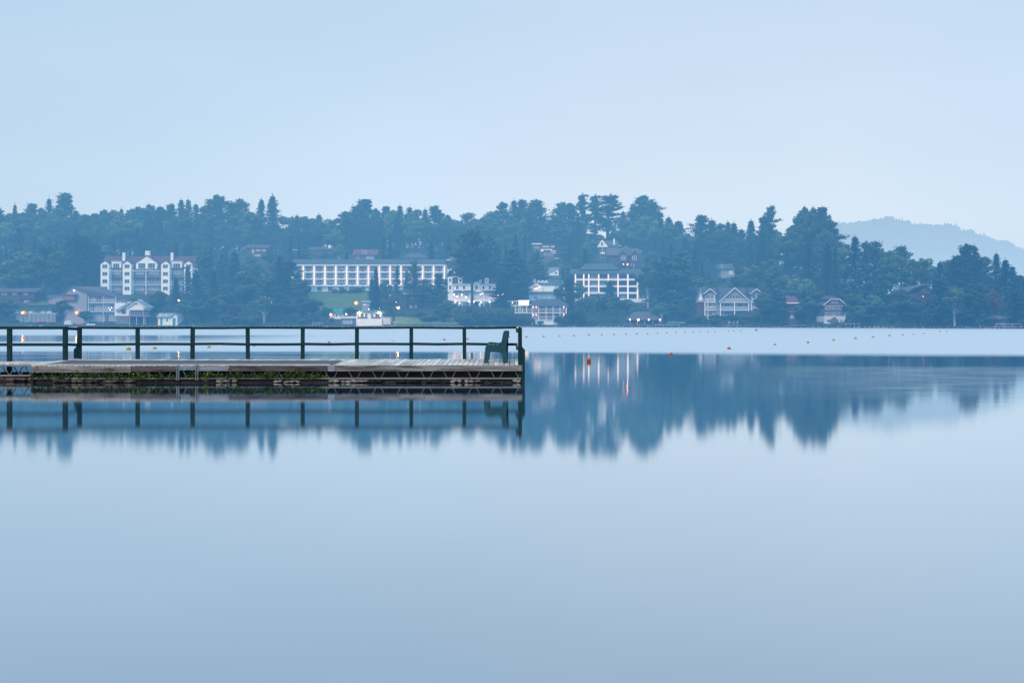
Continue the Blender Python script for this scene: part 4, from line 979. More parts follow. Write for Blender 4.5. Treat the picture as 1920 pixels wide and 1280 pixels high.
# lit panel beside it
e = empty('lit_board', (PX(982, b.Y - 3), b.Y - 3, b.z(574)), 'glowing warm white rectangular board beside the pavilion roof', 'board')
mb = MB(); mb.box(b.x(972.8, -3), b.x(991.2, -3), b.Y - 3.05, b.Y - 2.95, b.z(571.5, -3), b.z(563.2, -3)); mb.build('panel', M['sign_glow'], e)
mb = MB()
for q in ((972, 562.4, 992, 563.1), (972, 571.6, 992, 572.3), (972, 563.2, 972.7, 571.5), (991.3, 563.2, 992, 571.5)): mb.box(b.x(q[0], -3), b.x(q[2], -3), b.Y - 3.1, b.Y - 2.9, b.z(q[3], -3), b.z(q[1], -3))
for px in (976, 988): mb.box(b.x(px - .4, -3), b.x(px + .4, -3), b.Y - 2.9, b.Y - 2.8, b.z(586, -3), b.z(562.5, -3))
mb.build('frame', M['white'], e)
KEEP.append((970, 560, 994, 574, b.Y - 3))
b = B('covered_walk', 'white roofed walkway showing between the mansard inn and the lit board', 'walkway', 960, 576, keep=[(948, 562, 990, 568)], depth=3)
b.box('roof', 'white', 950, 563.4, 993, 565.6, -1.5, 1.5)
for px in (952, 960, 968, 976, 984): b.post(px, 565.6, 578, -1.3, .8)
b.balcony(950, 570, 990, 574.5, -1.35, 1.2, 'white', 20); b.lamp(975, 567.5, -1.6, 'warm', .22); b.lamp(961, 567.5, -1.6, 'warm', .2)
b = B('canopy', 'small white canopy among pine branches right of the mansard inn', 'canopy', 962, 560, keep=[(953, 547, 974, 554)], depth=3)
b.roof('roof', 'white', 953, 975, 553, 548.5, -1.5, .5, hip=4); 
for px in (955, 964, 973): b.post(px, 553, 563, -1.2, .8)
# --- white gable in the trees
b = B('gabled_cottage', 'white gable wall showing among trees left of the columned hotel', 'house', 1038, 530, keep=[(1028, 502, 1049, 519)])
b.poly('wall', 'white', [(1029.5, 530), (1047.5, 530), (1047.5, 503), (1030.5, 503)], 0, 7); b.poly('roof', 'paleroof', [(1026, 512), (1036, 509), (1049, 502.8), (1049, 501.6), (1030, 501.6)], -.6, -.02); b.roof('porch_roof', 'slate', 1026, 1060, 522, 516.5, -3, 0, db=.2)
b.win(1040, 509.5, 1045, 513.5, -.03, 1)
# --- villa with white balconies
b = B('villa', 'dark villa with stepped white balcony edges high among the pines', 'house', 1018, 492, keep=[(994, 452, 1044, 486)])
b.box('wall', 'shingle', 999, 458, 1040, 494, 0, 8)
for x0, x1, y0, y1, d in ((997, 1016, 456, 457.8, -1.5), (1017.5, 1029, 461.8, 463.2, -1), (1033.5, 1040, 461.8, 463.2, -.8), (1014, 1035, 467, 468.6, -1.6), (1032, 1042.5, 470, 471.6, -1.2), (1036, 1042, 473.8, 475.2, -1), (1014, 1019, 468.6, 471.5, -1.6), (1040, 1048, 484, 485, -1.2)):
    b.box('balcony_edge', 'white', x0, y0, x1, y1, d, -.01)
b.win(1001.5, 459.5, 1011, 465, -.03, 2, 2); b.win(1020, 472.5, 1026, 478, -.03, 2); b.win(1029, 474, 1036, 479, -.03, 2)
# --- columned hotel right
b = B('columned_hotel', 'four storey white hotel with pink lit columns under a wide slate roof', 'hotel', 1140, 563, keep=[(1072, 492, 1204, 564)], depth=14)
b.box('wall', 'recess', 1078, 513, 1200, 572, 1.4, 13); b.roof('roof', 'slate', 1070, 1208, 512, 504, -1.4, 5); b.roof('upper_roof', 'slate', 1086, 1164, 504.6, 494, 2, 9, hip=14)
b.box('eave_board', 'white', 1071, 512.2, 1207, 513.4, -1.3, -1)
cs = [1079, 1094.6, 1104, 1122.6, 1140.8, 1158.8, 1177.3, 1195.5]
for c in cs:
    b.post(c, 513.4, 566, -1, 2.8)
    b.box('column_glow', 'col_glow', c - 1.0, 514.5, c + 1.0, 565, -1.05, -1.01)  # added strip makes the column front glow as if uplit
for i in range(7):
    x0, x1 = cs[i] + 1.2, cs[i+1] - 1.2
    for y in (513.8, 526.3, 538.8, 551.3):
        b.win(x0 + 1.2, y, x1 - 1.2, y + 9.2, 1.36, 4 if x1 - x0 > 9 else 2, fr='recess', gl=R.choice(('glass', 'glass', 'glass', 'paleglass')), name='glass_door')
        b.box('balcony_rail', 'white', x0, y + 8.6, x1, y + 11.2, -.9, -.75); b.box('balcony_floor', 'white', x0, y + 11.2, x1, y + 12.0, -.9, 1.35)
b.box('terrace', 'white', 1180, 560, 1215, 569, -4, 6); b.box('terrace_step', 'bluerail', 1184, 571.5, 1215, 573, -4.6, -4.05)
for px in (1200, 1206, 1213): b.post(px, 554, 560, -3.8, .8, 'bluerail')
# --- houses above it
b = B('gable_house', 'small white gabled house at the foot of the leaning pines', 'house', 1131, 484, keep=[(1120, 444, 1158, 480)])
b.poly('gable_front', 'white', [(1121.5, 463), (1140, 463), (1138, 460), (1129, 449.5), (1122.5, 459)], -1, 5); b.win(1126.5, 454, 1131, 461, -1.04, 2)
b.box('wall', 'shingle', 1124, 463, 1158, 490, 0, 7); b.roof('roof', 'slate', 1122, 1160, 461, 451, .2, 4); b.box('balcony', 'white', 1126, 473, 1137.5, 476, -1.4, 0); b.post(1129.5, 463, 473, -1.1, .6)
b.box('chimney', 'white', 1150, 447.5, 1153, 461, 1, 2)
b = B('gabled_villa', 'big brownish house with purplish cross gabled roof behind the columned hotel', 'house', 1168, 506, keep=[(1140, 458, 1202, 494)])
b.box('wall', 'brown', 1142, 477, 1198, 508, 0, 10); b.roof('roof', 'greyroof', 1138, 1201, 478, 466, -1, 5)
b.poly('main_gable_roof', 'greyroof', [(1156, 478), (1198, 478), (1174, 459.5)], -.4, 8)
for x0, x1, ya, ye in ((1160, 1176, 471, 478.5), (1183, 1199, 470, 477.5)):
    b.poly('gable_front', 'brown', [(x0, 500), (x1, 500), (x1, ye), ((x0+x1)/2, ya), (x0, ye)], -1.4, 4); b.gable('gable_roof', 'greyroof', x0, x1, ye, ya, -1.9, 4, 1.5, 1.2)
b.win(1165, 480, 1173.5, 487, -1.44, 3, 2); b.win(1185.5, 480, 1194, 487.5, -1.44, 2, 2)
b.lamp(1169, 495.2, -1.9, 'warm', .22); b.lamp(1176.5, 495.2, -2, 'orange_lamp', .2); b.box('porch', 'dark', 1162, 490, 1184, 500, -1.5, -1.41)
for px in (1183.5, 1188.5): b.post(px, 494, 504, -2, .8, 'bluerail')
# --- pavilion with four lamps
b = B('lakeside_pavilion', 'open hip roofed pavilion with four warm lamps on the beach', 'pavilion', 1208, 607.5, keep=[(1174, 583, 1243, 609)], depth=9)
b.roof('roof', 'greyroof', 1178, 1240, 598.5, 584.5, -1, 4, hip=14)
for px in (1182, 1195, 1209, 1224, 1236): b.post(px, 598.5, 610, -.6, .8, 'pole', 'post')
b.box('back_wall', 'dark', 1184, 598.8, 1236, 610, 6, 7); b.box('counter', 'brown', 1198, 603.5, 1212, 609.5, 1, 2)
for px, py, mt in ((1181, 599, 'warm'), (1197, 599.3, 'orange_lamp'), (1216.5, 599.3, 'warm'), (1237.5, 599.5, 'warm')): b.lamp(px, py, -1.1, mt, .30, 'eave_lamp')
# --- lodge with white gables
b = B('gabled_lodge', 'grey lodge with big white trimmed central gable and balconies', 'lodge', 1365, 592, keep=[(1303, 537, 1418, 592)], depth=12)
b.box('wall', 'grey', 1322, 562, 1418, 598, 1.2, 12); b.roof('roof', 'slate', 1310, 1424, 563, 539.5, .8, 7)
b.box('side_wall', 'brown', 1306, 567, 1322, 598, 1, 11); b.poly('side_gable', 'grey', [(1306, 567), (1321, 567), (1312.5, 541)], .4, 3); b.gable('side_gable_roof', 'slate', 1306, 1321, 566, 540, .1, 4, .8, 1.0, trim='bluerail'); b.poly('side_window', 'white', [(1309.5, 564), (1318, 562.5), (1314, 549)], .2, .39)
b.poly('gable_front', 'grey', [(1348, 567), (1408, 567), (1378, 541)], -.4, 6); b.gable('gable_roof', 'slate', 1349, 1407, 566, 540.6, -1.8, 8, 1.2, 1.5, trim='white')
for x0, x1 in ((1321, 1342), (1408, 1425)):
    xm = (x0 + x1)/2 if x0 < 1400 else 1419
    b.poly('bay', 'grey', [(x0, 598), (x1, 598), (x1, 550.5), (xm, 543), (x0, 550.5)], 0, 8)
    b.gable('bay_roof', 'slate', x0 - 1, 2*xm - x0 + 1, 551, 542.5, -1.6, 8, 1, 1.3, trim='white')
    b.win(x0 + 2.5, 552, x0 + 9, 560, -.03, 2); b.win(x0 + 10.5, 552, x0 + 16, 560, -.03, 2)
    b.balcony(x0 + 1, 560.5, x1, 567.2, -1.4, 0, 'white', 10); b.balcony(x0, 575, x1 + 1, 582, -1.4, 0, 'white', 10); b.post(x0 + .8, 567, 592, -1.4, 1.4)
    b.win(x0 + 5, 568.5, x0 + 14, 575, -.03, 3); b.win(x0 + 5, 584, x0 + 15, 591, -.03, 3)
b.post(1340, 551, 567, -1.4, .9); b.post(1327.5, 560, 600, -1.45, .8)
for i, px in enumerate((1363, 1368.5, 1373.5, 1378.5, 1383)): b.win(px, 553, px + 4, 560, -.43, 1, fr='bluerail')
b.balcony(1353, 560.5, 1403, 567.2, -1.6, -.4, 'white', 22); b.balcony(1351, 575, 1405, 582, -1.6, 1.1, 'white', 24)
for px in (1351, 1377.5, 1404): b.post(px, 567, 592, -1.6, 1.5)
for x0, x1 in ((1358, 1368), (1382, 1393)): b.win(x0, 568.5, x1, 576, 1.16, 3, name='glass_door'); b.win(x0, 583.5, x1, 591, 1.16, 3, name='glass_door')
b.box('chimney', 'redbrown', 1344.5, 539, 1348, 562, 1.8, 3.5); b.box('chimney', 'redbrown', 1399.5, 539, 1404, 562, 1.8, 3.5)
# --- fragment of a house
b = B('cottage', 'pale cottage corner glimpsed between tall evergreens above the gabled lodge', 'house', 1368, 520, keep=[(1345, 493, 1376, 516)])
b.box('wall', 'grey', 1352, 503, 1378, 524, 0, 7); b.roof('roof', 'slate', 1346, 1377, 504, 494.5, -1, 3); b.box('bright_wall', 'cream', 1367, 507, 1375, 515, -.2, -.01); b.win(1352, 497, 1356, 502, -1, 1)
# --- right bank houses
b = B('red_roof_house', 'narrow house under a dull red roof with a bright white gutter', 'house', 1490, 607, keep=[(1474, 553, 1502, 572)], depth=8)
b.box('wall', 'brown', 1480, 568, 1500, 609, 0, 7); b.roof('roof', 'red', 1476, 1501, 567.5, 555, -1.2, 3, hip=4); b.box('gutter', 'white', 1475.5, 567.2, 1500.5, 569, -1.5, -1.2); b.box('porch_roof', 'red', 1479, 582, 1493, 586, -1.5, 0); b.win(1482, 588, 1488, 597, -.03, 2, gl='paleglass', fr='bluerail')
b = B('shingled_house', 'brown shingled house with white trimmed clipped gable and pale porch base', 'house', 1565, 605, keep=[(1543, 553, 1588, 605)], depth=9)
b.poly('wall', 'shingle', [(1546, 593), (1584.5, 593), (1584.5, 571), (1574, 561), (1559, 561), (1546, 571)], 0, 8)
b.poly('roof', 'greyroof', [(1544, 573), (1558.5, 561.2), (1574, 561.2), (1588, 573), (1588, 571.4), (1575, 559.8), (1558, 559.8), (1544, 571.4)], -1, 9)
b.poly('barge_board', 'white', [(1544, 573), (1558.5, 561.2), (1574, 561.2), (1588, 573), (1588, 571.9), (1575, 560.2), (1558, 560.2), (1544, 571.9)], -1.15, -1.01)
b.roof('hip_end_roof', 'redbrown', 1549, 1574, 560.2, 554.5, -.95, 3, hip=6)
b.win(1559.5, 563, 1571, 567.8, -.03, 4)
for x0, x1 in ((1547, 1558.5), (1561, 1567.5), (1571, 1583)): b.win(x0, 573, x1, 579.5, -.03, 4 if x1 - x0 > 8 else 2); b.win(x0, 586.5, x1, 592, -.03, 4, fr='bluerail', gl='glass')
b.box('porch_base', 'cream', 1545.5, 592.5, 1585, 607, -.6, 7); b.poly('porch_gable', 'shingle', [(1557, 604), (1572, 604), (1572, 600), (1565.5, 594), (1557.5, 600)], -1.6, -.61)
b.win(1550.5, 599, 1556, 603.5, -.64, 1, fr='cream'); b.win(1574.5, 599.5, 1580, 602, -.64, 1, fr='cream'); b.box('corner_trim', 'white', 1584, 586, 1585.2, 604, -.7, -.61)
b = B('cabin', 'dark brown cabin with one lit window in the pines of the right bank', 'cabin', 1735, 580, keep=[(1700, 533, 1750, 572)], depth=9, Y=shoreY(1735) + 16)
b.poly('wall', 'brown', [(1724, 584), (1752, 584), (1752, 550), (1737, 535.5), (1724, 548)], 0, 9); b.poly('roof', 'greyroof', [(1701, 549), (1712, 541), (1736, 534), (1750, 547), (1754, 551), (1754, 549), (1737, 533), (1713, 538), (1701, 547)], -.8, 9)
b.box('side_wall', 'brown', 1704, 549, 1724, 584, 1, 8); b.win(1728.5, 553.5, 1732.5, 558.5, -.03, 1, fr='brown', gl='dark'); b.lamp(1731, 556, -.2, 'pink_lamp', .16, 'window_lamp'); b.box('sill', 'bluerail', 1736, 568.2, 1742, 569.2, -.15, -.01)
b = B('dock_house', 'low grey boathouse on a dock at the far right shore', 'boathouse', 1890, 614, keep=[(1870, 589, 1914, 615)], depth=7)
b.box('wall', 'shingle', 1876, 596.5, 1908, 617, 0, 6); b.roof('roof', 'greyroof', 1871, 1911, 597, 591.5, -1, 3); b.win(1883, 599, 1895, 602.5, -.03, 3, gl='paleglass', fr='shingle'); b.win(1884, 605.5, 1890, 609, -.03, 1, fr='shingle')
# --- central lakeside boathouse with the two bright lamps
b = B('lake_boathouse', 'white flat fronted boathouse with two bright yellow lamps and green trimmed roof', 'boathouse', 692, 609, keep=[(638, 578, 746, 610)], depth=9)
b.box('base', 'white', 668, 596, 716, 612, -.6, 8); b.box('side_base', 'cream', 716, 595, 732, 612, .2, 6); b.box('terrace', 'bluerail', 714, 594.6, 732, 595.8, 0, 6)
b.box('wall', 'white', 672, 586, 714, 596, 1.2, 7); b.roof('roof', 'paleroof', 668, 718, 586, 583, -.6, 4, hip=4); b.box('roof_edge', 'teal', 677, 582.2, 713, 583.2, -.2, 2)
for px in (669.5, 683, 690, 694, 702, 714.5): b.post(px, 586, 597, -.4, 1.2)
for x0, x1 in ((676, 682), (684.5, 689), (696, 700), (703.5, 712)): b.win(x0, 587.5, x1, 594.5, 1.17, 2, gl='glass')
b.box('door', 'white', 690.3, 587, 693.6, 596, -.3, -.2); b.box('planter', 'flowers', 670, 593.8, 689, 596.6, -.75, -.61); b.box('planter', 'flowers', 696, 593.8, 714, 596.6, -.75, -.61)
b.balcony(732, 603, 744, 611, -1, 3, 'white', 2, name='dock_railing'); b.box('side_deck', 'bluerail', 638, 593, 669, 597, .5, 5); b.box('side_wall', 'recess', 640, 597, 668, 612, 1.5, 5)
for x0 in (644, 650, 656): b.win(x0, 600, x0 + 4, 607, 1.47, 1, gl='paleglass')
for px in (673.5, 710.5): b.lamp(px, 586.3, -1.3, 'yellow_lamp', .33, 'bright_lamp')
b.lamp(691.5, 579.5, 2, 'white_lamp', .18, 'roof_lamp'); KEEP.append((668, 578, 720, 596, b.Y))
b = B('teal_roof_shed', 'small white shed with bright teal gable roof beside the boathouse', 'shed', 626, 598, keep=[(611, 576, 642, 596)], depth=6)
b.box('wall', 'white', 618, 587, 641, 600, 0, 5); b.poly('gable_front', 'white', [(613, 588), (619, 588), (616.5, 580.5)], -.4, 4); b.roof('roof', 'teal', 614, 641, 587.4, 579, -.8, 2.4); 
for px in (622, 629, 636): b.win(px, 588.5, px + 4.5, 594, -.03, 2)
b.lamp(620, 589.3, -1, 'orange_lamp', .22); b.lamp(649, 589, -1, 'orange_lamp', .2)
b = B('shelter', 'low slate roofed shelter with a pale fascia behind the trees', 'shelter', 780, 578, keep=[(757, 543, 802, 574)])
b.roof('roof', 'slate', 753, 806, 549.5, 542.5, -1, 4); b.box('fascia', 'bluerail', 756, 549.6, 804, 551, -1.1, -.8); b.box('wall', 'dark', 760, 551, 802, 580, 1, 8)
b.box('sign_strip', 'bluerail', 770, 558, 779.5, 559.2, -.2, .1); b.win(768.5, 572.2, 781.5, 577, .9, 3, gl='paleglass'); 
for px in (760, 772, 786, 800): b.post(px, 551, 580, -.6, .8, 'shingle', 'post')
b = B('small_shed', 'small grey shed behind the bright orange street lamp', 'shed', 688, 584, keep=[(678, 563, 695, 580)])
b.box('wall', 'grey', 679, 566, 693, 586, 0, 4); b.roof('roof', 'paleroof', 677, 695, 566, 563.5, -.6, 2); b.box('sign_board', 'white', 681, 570, 687, 572.4, -.1, -.02)
# --- shoreline stairs
e_Y = ray_ground(849, 601)
e = empty('stairway', (PX(849, e_Y), e_Y, ground(PX(849, e_Y), e_Y)), 'pinkish wooden stairway climbing the hedge below the inn', 'stairs')
mb = MB()
for i in range(14): mb.box(PX(846.5, e_Y) , PX(852.5, e_Y), e_Y + i*.45, e_Y + i*.45 + .5, PZ(600.5 - i*1.45, e_Y), PZ(600 - i*1.45, e_Y) + .1)
mb.build('treads', M['pinkrail'], e); KEEP.append((844, 578, 855, 600, e_Y))
mb = MB(); mb.box(PX(849.2, e_Y), PX(850.2, e_Y), e_Y - .3, e_Y - .2, PZ(600, e_Y), PZ(592, e_Y)); mb.box(PX(846, e_Y), PX(854, e_Y), e_Y - .3, e_Y - .2, PZ(599.6, e_Y), PZ(598.8, e_Y)); mb.build('gate', M['white'], e)

# ------------------------------------------------------------------ lamps and poles
def street_lamp(px, py, base, mt, r, label, arm=0.0, cat='street lamp', Y=None):
    Y = Y or ray_ground(px, base); x = PX(px, Y); zt = PZ(py, Y); zb = ground(x, Y)
    e = empty('street_lamp', (x - arm, Y, zb), label, cat)
    mb = MB(); mb.tube((x - arm, Y, zb - .2), (x - arm, Y, zt + (.5 if arm else -r)), .10, .07, 7); 
    if arm: mb.tube((x - arm, Y, zt + .45), (x, Y, zt + r + .05), .05, .04, 6)
    mb.build('pole', M['metal'], e)
    mb = MB(); mb.tube((x, Y, zt + r*.8), (x, Y, zt + r*1.25), r*.9, r*.3, 8); mb.build('shade', M['metal'], e)
    if r >= .5:
        gl = MB().ball((x, Y + .1, zt), r * (1.75 if mt == 'orange_lamp' else 1.35), .9, 14, 8).build('halo_ball', M['yellow_halo' if mt == 'yellow_lamp' else 'orange_halo'], e, smooth=True)  # added glowing ball imitates the halo around the lamp
        MB().ball((x, Y - r * 1.55, zt), r * .55, .9, 10, 6).build('lamp', M[mt], gl, smooth=True)
    else: MB().ball((x, Y, zt), r, .9, 10, 6).build('lamp', M[mt], e, smooth=True)
    KEEP.append((px - 3, py - 3, px + 3, py + 4, Y))
street_lamp(747, 577, 597, 'yellow_lamp', .55, 'very bright yellow lamp on a pole above the waterside lawn')
street_lamp(742.5, 566, 580, 'orange_lamp', .20, 'small orange lamp just above the bright yellow one')
street_lamp(731.5, 553.5, 562, 'pink_lamp', .2, 'faint pink lamp in the trees below the long hotel')
street_lamp(668, 568, 582, 'orange_lamp', .55, 'bright orange lamp on a pole beside the small grey shed')
street_lamp(44, 586, 604.5, 'orange_lamp', .5, 'orange lamp on a post in front of the pale retaining wall')
street_lamp(145, 586, 605, 'orange_lamp', .5, 'orange lamp on a post in front of the grey motel gable')
street_lamp(335, 563, 588, 'orange_lamp', .24, 'small orange lamp on a thin pole right of the tiny boathouse')
street_lamp(507.5, 567, 585, 'orange_lamp', .28, 'lone orange lamp low in the dark trees left of the lawn')
street_lamp(1257.5, 558.5, 566, 'pink_lamp', .22, 'faint pink lamp in the dark trees left of the gabled lodge')
street_lamp(711.5, 578, 590, 'white_lamp', .1, 'tiny white lamp behind the right end of the lake boathouse')
def utility_pole(px, top, base, label, lampx=None):
    Y = ray_ground(px, base); x = PX(px, Y); zb = ground(x, Y); zt = PZ(top, Y)
    e = empty('utility_pole', (x, Y, zb), label, 'utility pole')
    MB().tube((x, Y, zb - .3), (x, Y, zt), .17, .11, 8).build('pole', M['pole'], e)
    MB().box(x - 1.2, x + 1.2, Y - .1, Y - .02, zt - .8, zt - .62).build('crossarm', M['pole'], e)
    KEEP.append((px - 3, top - 1, px + 12, base - 2, Y)) if lampx else KEEP.append((px - 2, top, px + 2, top + 12, Y))
    if lampx:
        xl_ = PX(lampx, Y); zl = PZ(514, Y)
        MB().tube((x - .45, Y - .25, zl - .5), (x - .45, Y - .25, zl + .5), .22, n=8).build('transformer', M['concrete'], e)
        MB().tube((x, Y, zl + .2), (xl_, Y, zl + .35), .05, n=5).build('lamp_arm', M['metal'], e)
        MB().ball((xl_, Y, zl), .4, .8, 10, 6).build('lamp', M['orange_lamp'], e, smooth=True)
utility_pole(82, 502, 545, 'pale wooden utility pole with transformer and glowing orange lamp', 90.5)
utility_pole(117, 497, 545, 'second thin utility pole behind the lamp pole, no lamp')

# ------------------------------------------------------------------ boats, beach things and docks
def canoe(px, py, L, mt, label, rot=0.0, group=None):
    Y = ray_ground(px, py); x = PX(px, Y); z = max(ground(x, Y), 0) + .02
    e = empty('canoe', (x, Y, z), label, 'canoe', group); mb = MB(); vs = []; n = 9; c, s = math.cos(rot), math.sin(rot)
    for i in range(n + 1):
        t = i / n * 2 - 1; w = .42 * (1 - t*t) + .02; sh = .18 * t*t*t*t
        for a in (-1, -.7, 0, .7, 1):
            u, v, q = t * L / 2, a * w, .5 - .5 * (1 - abs(a)**1.6) + sh
            vs.append((x + u*c - v*s, Y + u*s + v*c, z + .5 + sh - q + .12))          # upturned on the beach
    fs = [(i*5+j, i*5+j+1, (i+1)*5+j+1, (i+1)*5+j) for i in range(n) for j in range(4)]
    mb.add(vs, fs).build('hull', M[mt], e, smooth=True)
    mb = MB()
    for a in (-1, 1):
        for i in range(n):
            t0, t1 = i/n*2-1, (i+1)/n*2-1
            p = [(x + t*L/2*c - a*(.42*(1-t*t)+.03)*s, Y + t*L/2*s + a*(.42*(1-t*t)+.03)*c, z + .12 + .18*t**4) for t in (t0, t1)]
            mb.tube(p[0], p[1], .03, n=4)
    mb.build('gunwale', M['hull_white'], e)
def sunshade(px, py, w, top, label):
    Y = ray_ground(px, py); x = PX(px, Y); z = ground(x, Y); r = w/2*Y/F; zt = PZ(top, Y); zc = PZ(py - 2.4, Y)
    e = empty('beach_umbrella', (x, Y, z), label, 'umbrella'); mb = MB(); n = 12; vs = [(x, Y, zt)] + [(x + math.cos(2*math.pi*i/n)*r, Y + math.sin(2*math.pi*i/n)*r, zc) for i in range(n)]
    mb.add(vs, [(0, 1+i, 1+(i+1) % n) for i in range(n)]).build('canopy', M['umbrella'], e); MB().tube((x, Y, z), (x, Y, zt), .04, n=5).build('pole', M['metal'], e)
sunshade(75.5, 605.5, 14, 600.6, 'red low canopy on the beach below the pale retaining wall')
sunshade(97, 606.5, 12, 601.8, 'pinkish red low canopy right of the bigger red one')
canoe(149, 609, 3.0, 'hull_red', 'red upturned canoe on the shore below the grey motel', .1)
canoe(128, 608.8, 3.4, 'hull_white', 'white upturned boat on the shore left of the red canoe', .2)
canoe(170, 610, 3.8, 'hull_white', 'slim white boat lying at the water edge below the motel', 0)
def dock(x0, x1, py, label, rail=False, d=3.0, mt='dockwood'):
    Y = shoreY((x0 + x1)/2) - 1.5; s = Y / F; z = PZ(py, Y); e = empty('dock', (PX((x0+x1)/2, Y), Y, 0), label, 'dock', None)
    mb = MB(); x = PX(x0, Y)
    while x < PX(x1, Y): mb.box(x, x + .26, Y, Y + d, z - .14, z); x += .3
    mb.build('deck', M[mt], e)
    for px in np.linspace(x0 + .8, x1 - .8, 4):
        MB().tube((PX(px, Y), Y + .3, -1), (PX(px, Y), Y + .3, z + (.9 if rail else -.15)), .09, n=6).build('piling', M['pole'], e)
    if rail: MB().box(PX(x0, Y), PX(x1, Y), Y + .25, Y + .35, z + .75, z + .85).build('rail', M['bluerail'], e)
dock(1484, 1510, 609.5, 'pale low dock below the red roofed house'); dock(1586, 1612, 606.5, 'dark sided dock right of the shingled house', d=5)
dock(1362, 1392, 609.6, 'thin pale dock below the gabled lodge'); dock(1868, 1916, 612, 'railed dock below the boathouse at the far right', True)
dock(1292, 1310, 610, 'short low dock left of the gabled lodge'); dock(1168, 1215, 609.3, 'long pinkish low dock before the four lamp pavilion', mt='pinkrail'); dock(1228, 1275, 608.8, 'pale blue low dock under the row of beach chairs', mt='bluerail')
dock(585, 606, 608.6, 'small dock with bent pale rails left of the lake boathouse', True)
def beach_chair(px, py, mt, label, grp):
    Y = ray_ground(px, py); x = PX(px, Y); z = ground(x, Y); e = empty('beach_chair', (x, Y, z), label, 'chair', grp)
    MB().hexa([(x-.3, Y-.1, z+.3), (x+.3, Y-.1, z+.3), (x+.3, Y+.5, z+.22), (x-.3, Y+.5, z+.22), (x-.3, Y-.1, z+.36), (x+.3, Y-.1, z+.36), (x+.3, Y+.5, z+.28), (x-.3, Y+.5, z+.28)]).build('seat', M[mt], e)
    MB().hexa([(x-.3, Y+.5, z+.2), (x+.3, Y+.5, z+.2), (x+.3, Y+.56, z+.2), (x-.3, Y+.56, z+.2), (x-.26, Y+.75, z+1.05), (x+.26, Y+.75, z+1.05), (x+.26, Y+.81, z+1.05), (x-.26, Y+.81, z+1.05)]).build('backrest', M[mt], e)
    for u in (-.32, .32): MB().box(x+u-.04, x+u+.04, Y-.1, Y+.6, z, z+.55).build('side_leg', M[mt], e)
for i, px in enumerate((1254, 1258, 1262.5, 1266.5, 1271, 1275.5, 1279, 1283)):
    beach_chair(px, 607.6, 'seatteal', f'pale teal lounge chair, {ORD[i]} from the left in the row right of the pavilion', 'lounge chairs right of the pavilion')
for i, px in enumerate((122, 126, 130)): beach_chair(px, 606.3, 'white', f'white beach chair, {ORD[i]} from the left on the beach below the motel', 'white chairs below the motel')
for i, px in enumerate((50, 54, 69, 81, 88, 91)): beach_chair(px, 605.2, 'seatteal' if i % 2 else 'dockwood', f'beach chair, {ORD[i]} from the left along the foot of the retaining wall', 'chairs along the retaining wall')
for i, px in enumerate((1368, 1376, 1384)): beach_chair(px, 607.5, 'dockwood', f'grey lawn chair, {ORD[i]} from the left on the bank below the gabled lodge', 'lawn chairs below the lodge')
def marker(px, top, bot, mt, label, grp):
    Y = shoreY(px) - 6; x = PX(px, Y); e = empty('marker_post', (x, Y, 0), label, 'marker', grp)
    w = 1.0*Y/F
    MB().tube((x, Y, -.6), (x, Y, PZ(top, Y)), w*.5, w*.42, 8).build('post', M[mt], e)
    MB().ball((x, Y, PZ(top, Y)), w*.5, .7, 8, 5).build('cap', M[mt], e)
for i, px in enumerate((1590, 1601, 1612, 1622, 1631, 1640, 1648, 1656, 1663)): marker(px, 611.8, 615.8, 'b_white', f'small white marker, {ORD[i]} from the left along the right bank', 'white markers along the right bank')
for i, px in enumerate((1676, 1713.5, 1763, 1837, 1903)): marker(px, 610.6, 615.8, 'b_pink', f'pink marker, {ORD[i]} from the left along the right bank', 'pink markers along the right bank')
for i, px in enumerate((1846, 1852, 1858, 1864, 1874, 1880, 1886, 1892)): marker(px, 614, 616.5, 'b_white', f'tiny pale float, {ORD[i]} from the left before the far right dock', 'tiny floats before the far right dock')
# stones along the shore
def stones():
    rg = random.Random(9); mb = MB()
    for k in range(900):
        px = rg.choice((rg.uniform(700, 870), rg.uniform(0, 1900)))
        Y = shoreY(px) + rg.uniform(-.6, .8); x = PX(px, Y)
        mb.ball((x, Y, max(0, ground(x, Y)) + .05), rg.uniform(.15, .5), rg.uniform(.5, .8), 6, 4, tone=rg.random())
    o = mb.build('shore_gravel', M['shorerock']); tag(o, 'band of grey stones along the waterline of the far shore', 'gravel', kind='stuff')
stones()
# ------------------------------------------------------------------ trees
def quads(centers, size, tones, rg, flat=0.0):
    n = len(centers)
    d = rg.normal(size=(n, 3)); d[:, 2] += flat; d /= np.linalg.norm(d, axis=1)[:, None]
    a = rg.normal(size=(n, 3)); e = np.cross(d, a); e /= np.linalg.norm(e, axis=1)[:, None]; f = np.cross(d, e)
    s = (size * rg.uniform(.6, 1.35, n))[:, None]
    v = np.stack([centers - e*s, centers + f*s*.55, centers + e*s, centers - f*s*.55], axis=1).reshape(-1, 3)
    return v, np.repeat(tones, 1)
def crown_mesh(name, cs, sz, tn, rg, mt, flat=0.0):
    cs = np.concatenate(cs); tn = np.concatenate(tn); sz = np.concatenate(sz)
    v, t = quads(cs, sz, tn, rg, flat); n = len(t)
    me = bpy.data.meshes.new(name); me.vertices.add(4*n); me.vertices.foreach_set('co', v.astype(np.float32).ravel())
    me.loops.add(4*n); me.loops.foreach_set('vertex_index', np.arange(4*n, dtype=np.int32)); me.polygons.add(n)
    me.polygons.foreach_set('loop_start', np.arange(0, 4*n, 4, dtype=np.int32))
    at = me.attributes.new('tone', 'FLOAT', 'FACE'); at.data.foreach_set('value', np.clip(t, 0, 1).astype(np.float32))
    me.materials.append(M[mt]); me.update(); me.validate(); return me
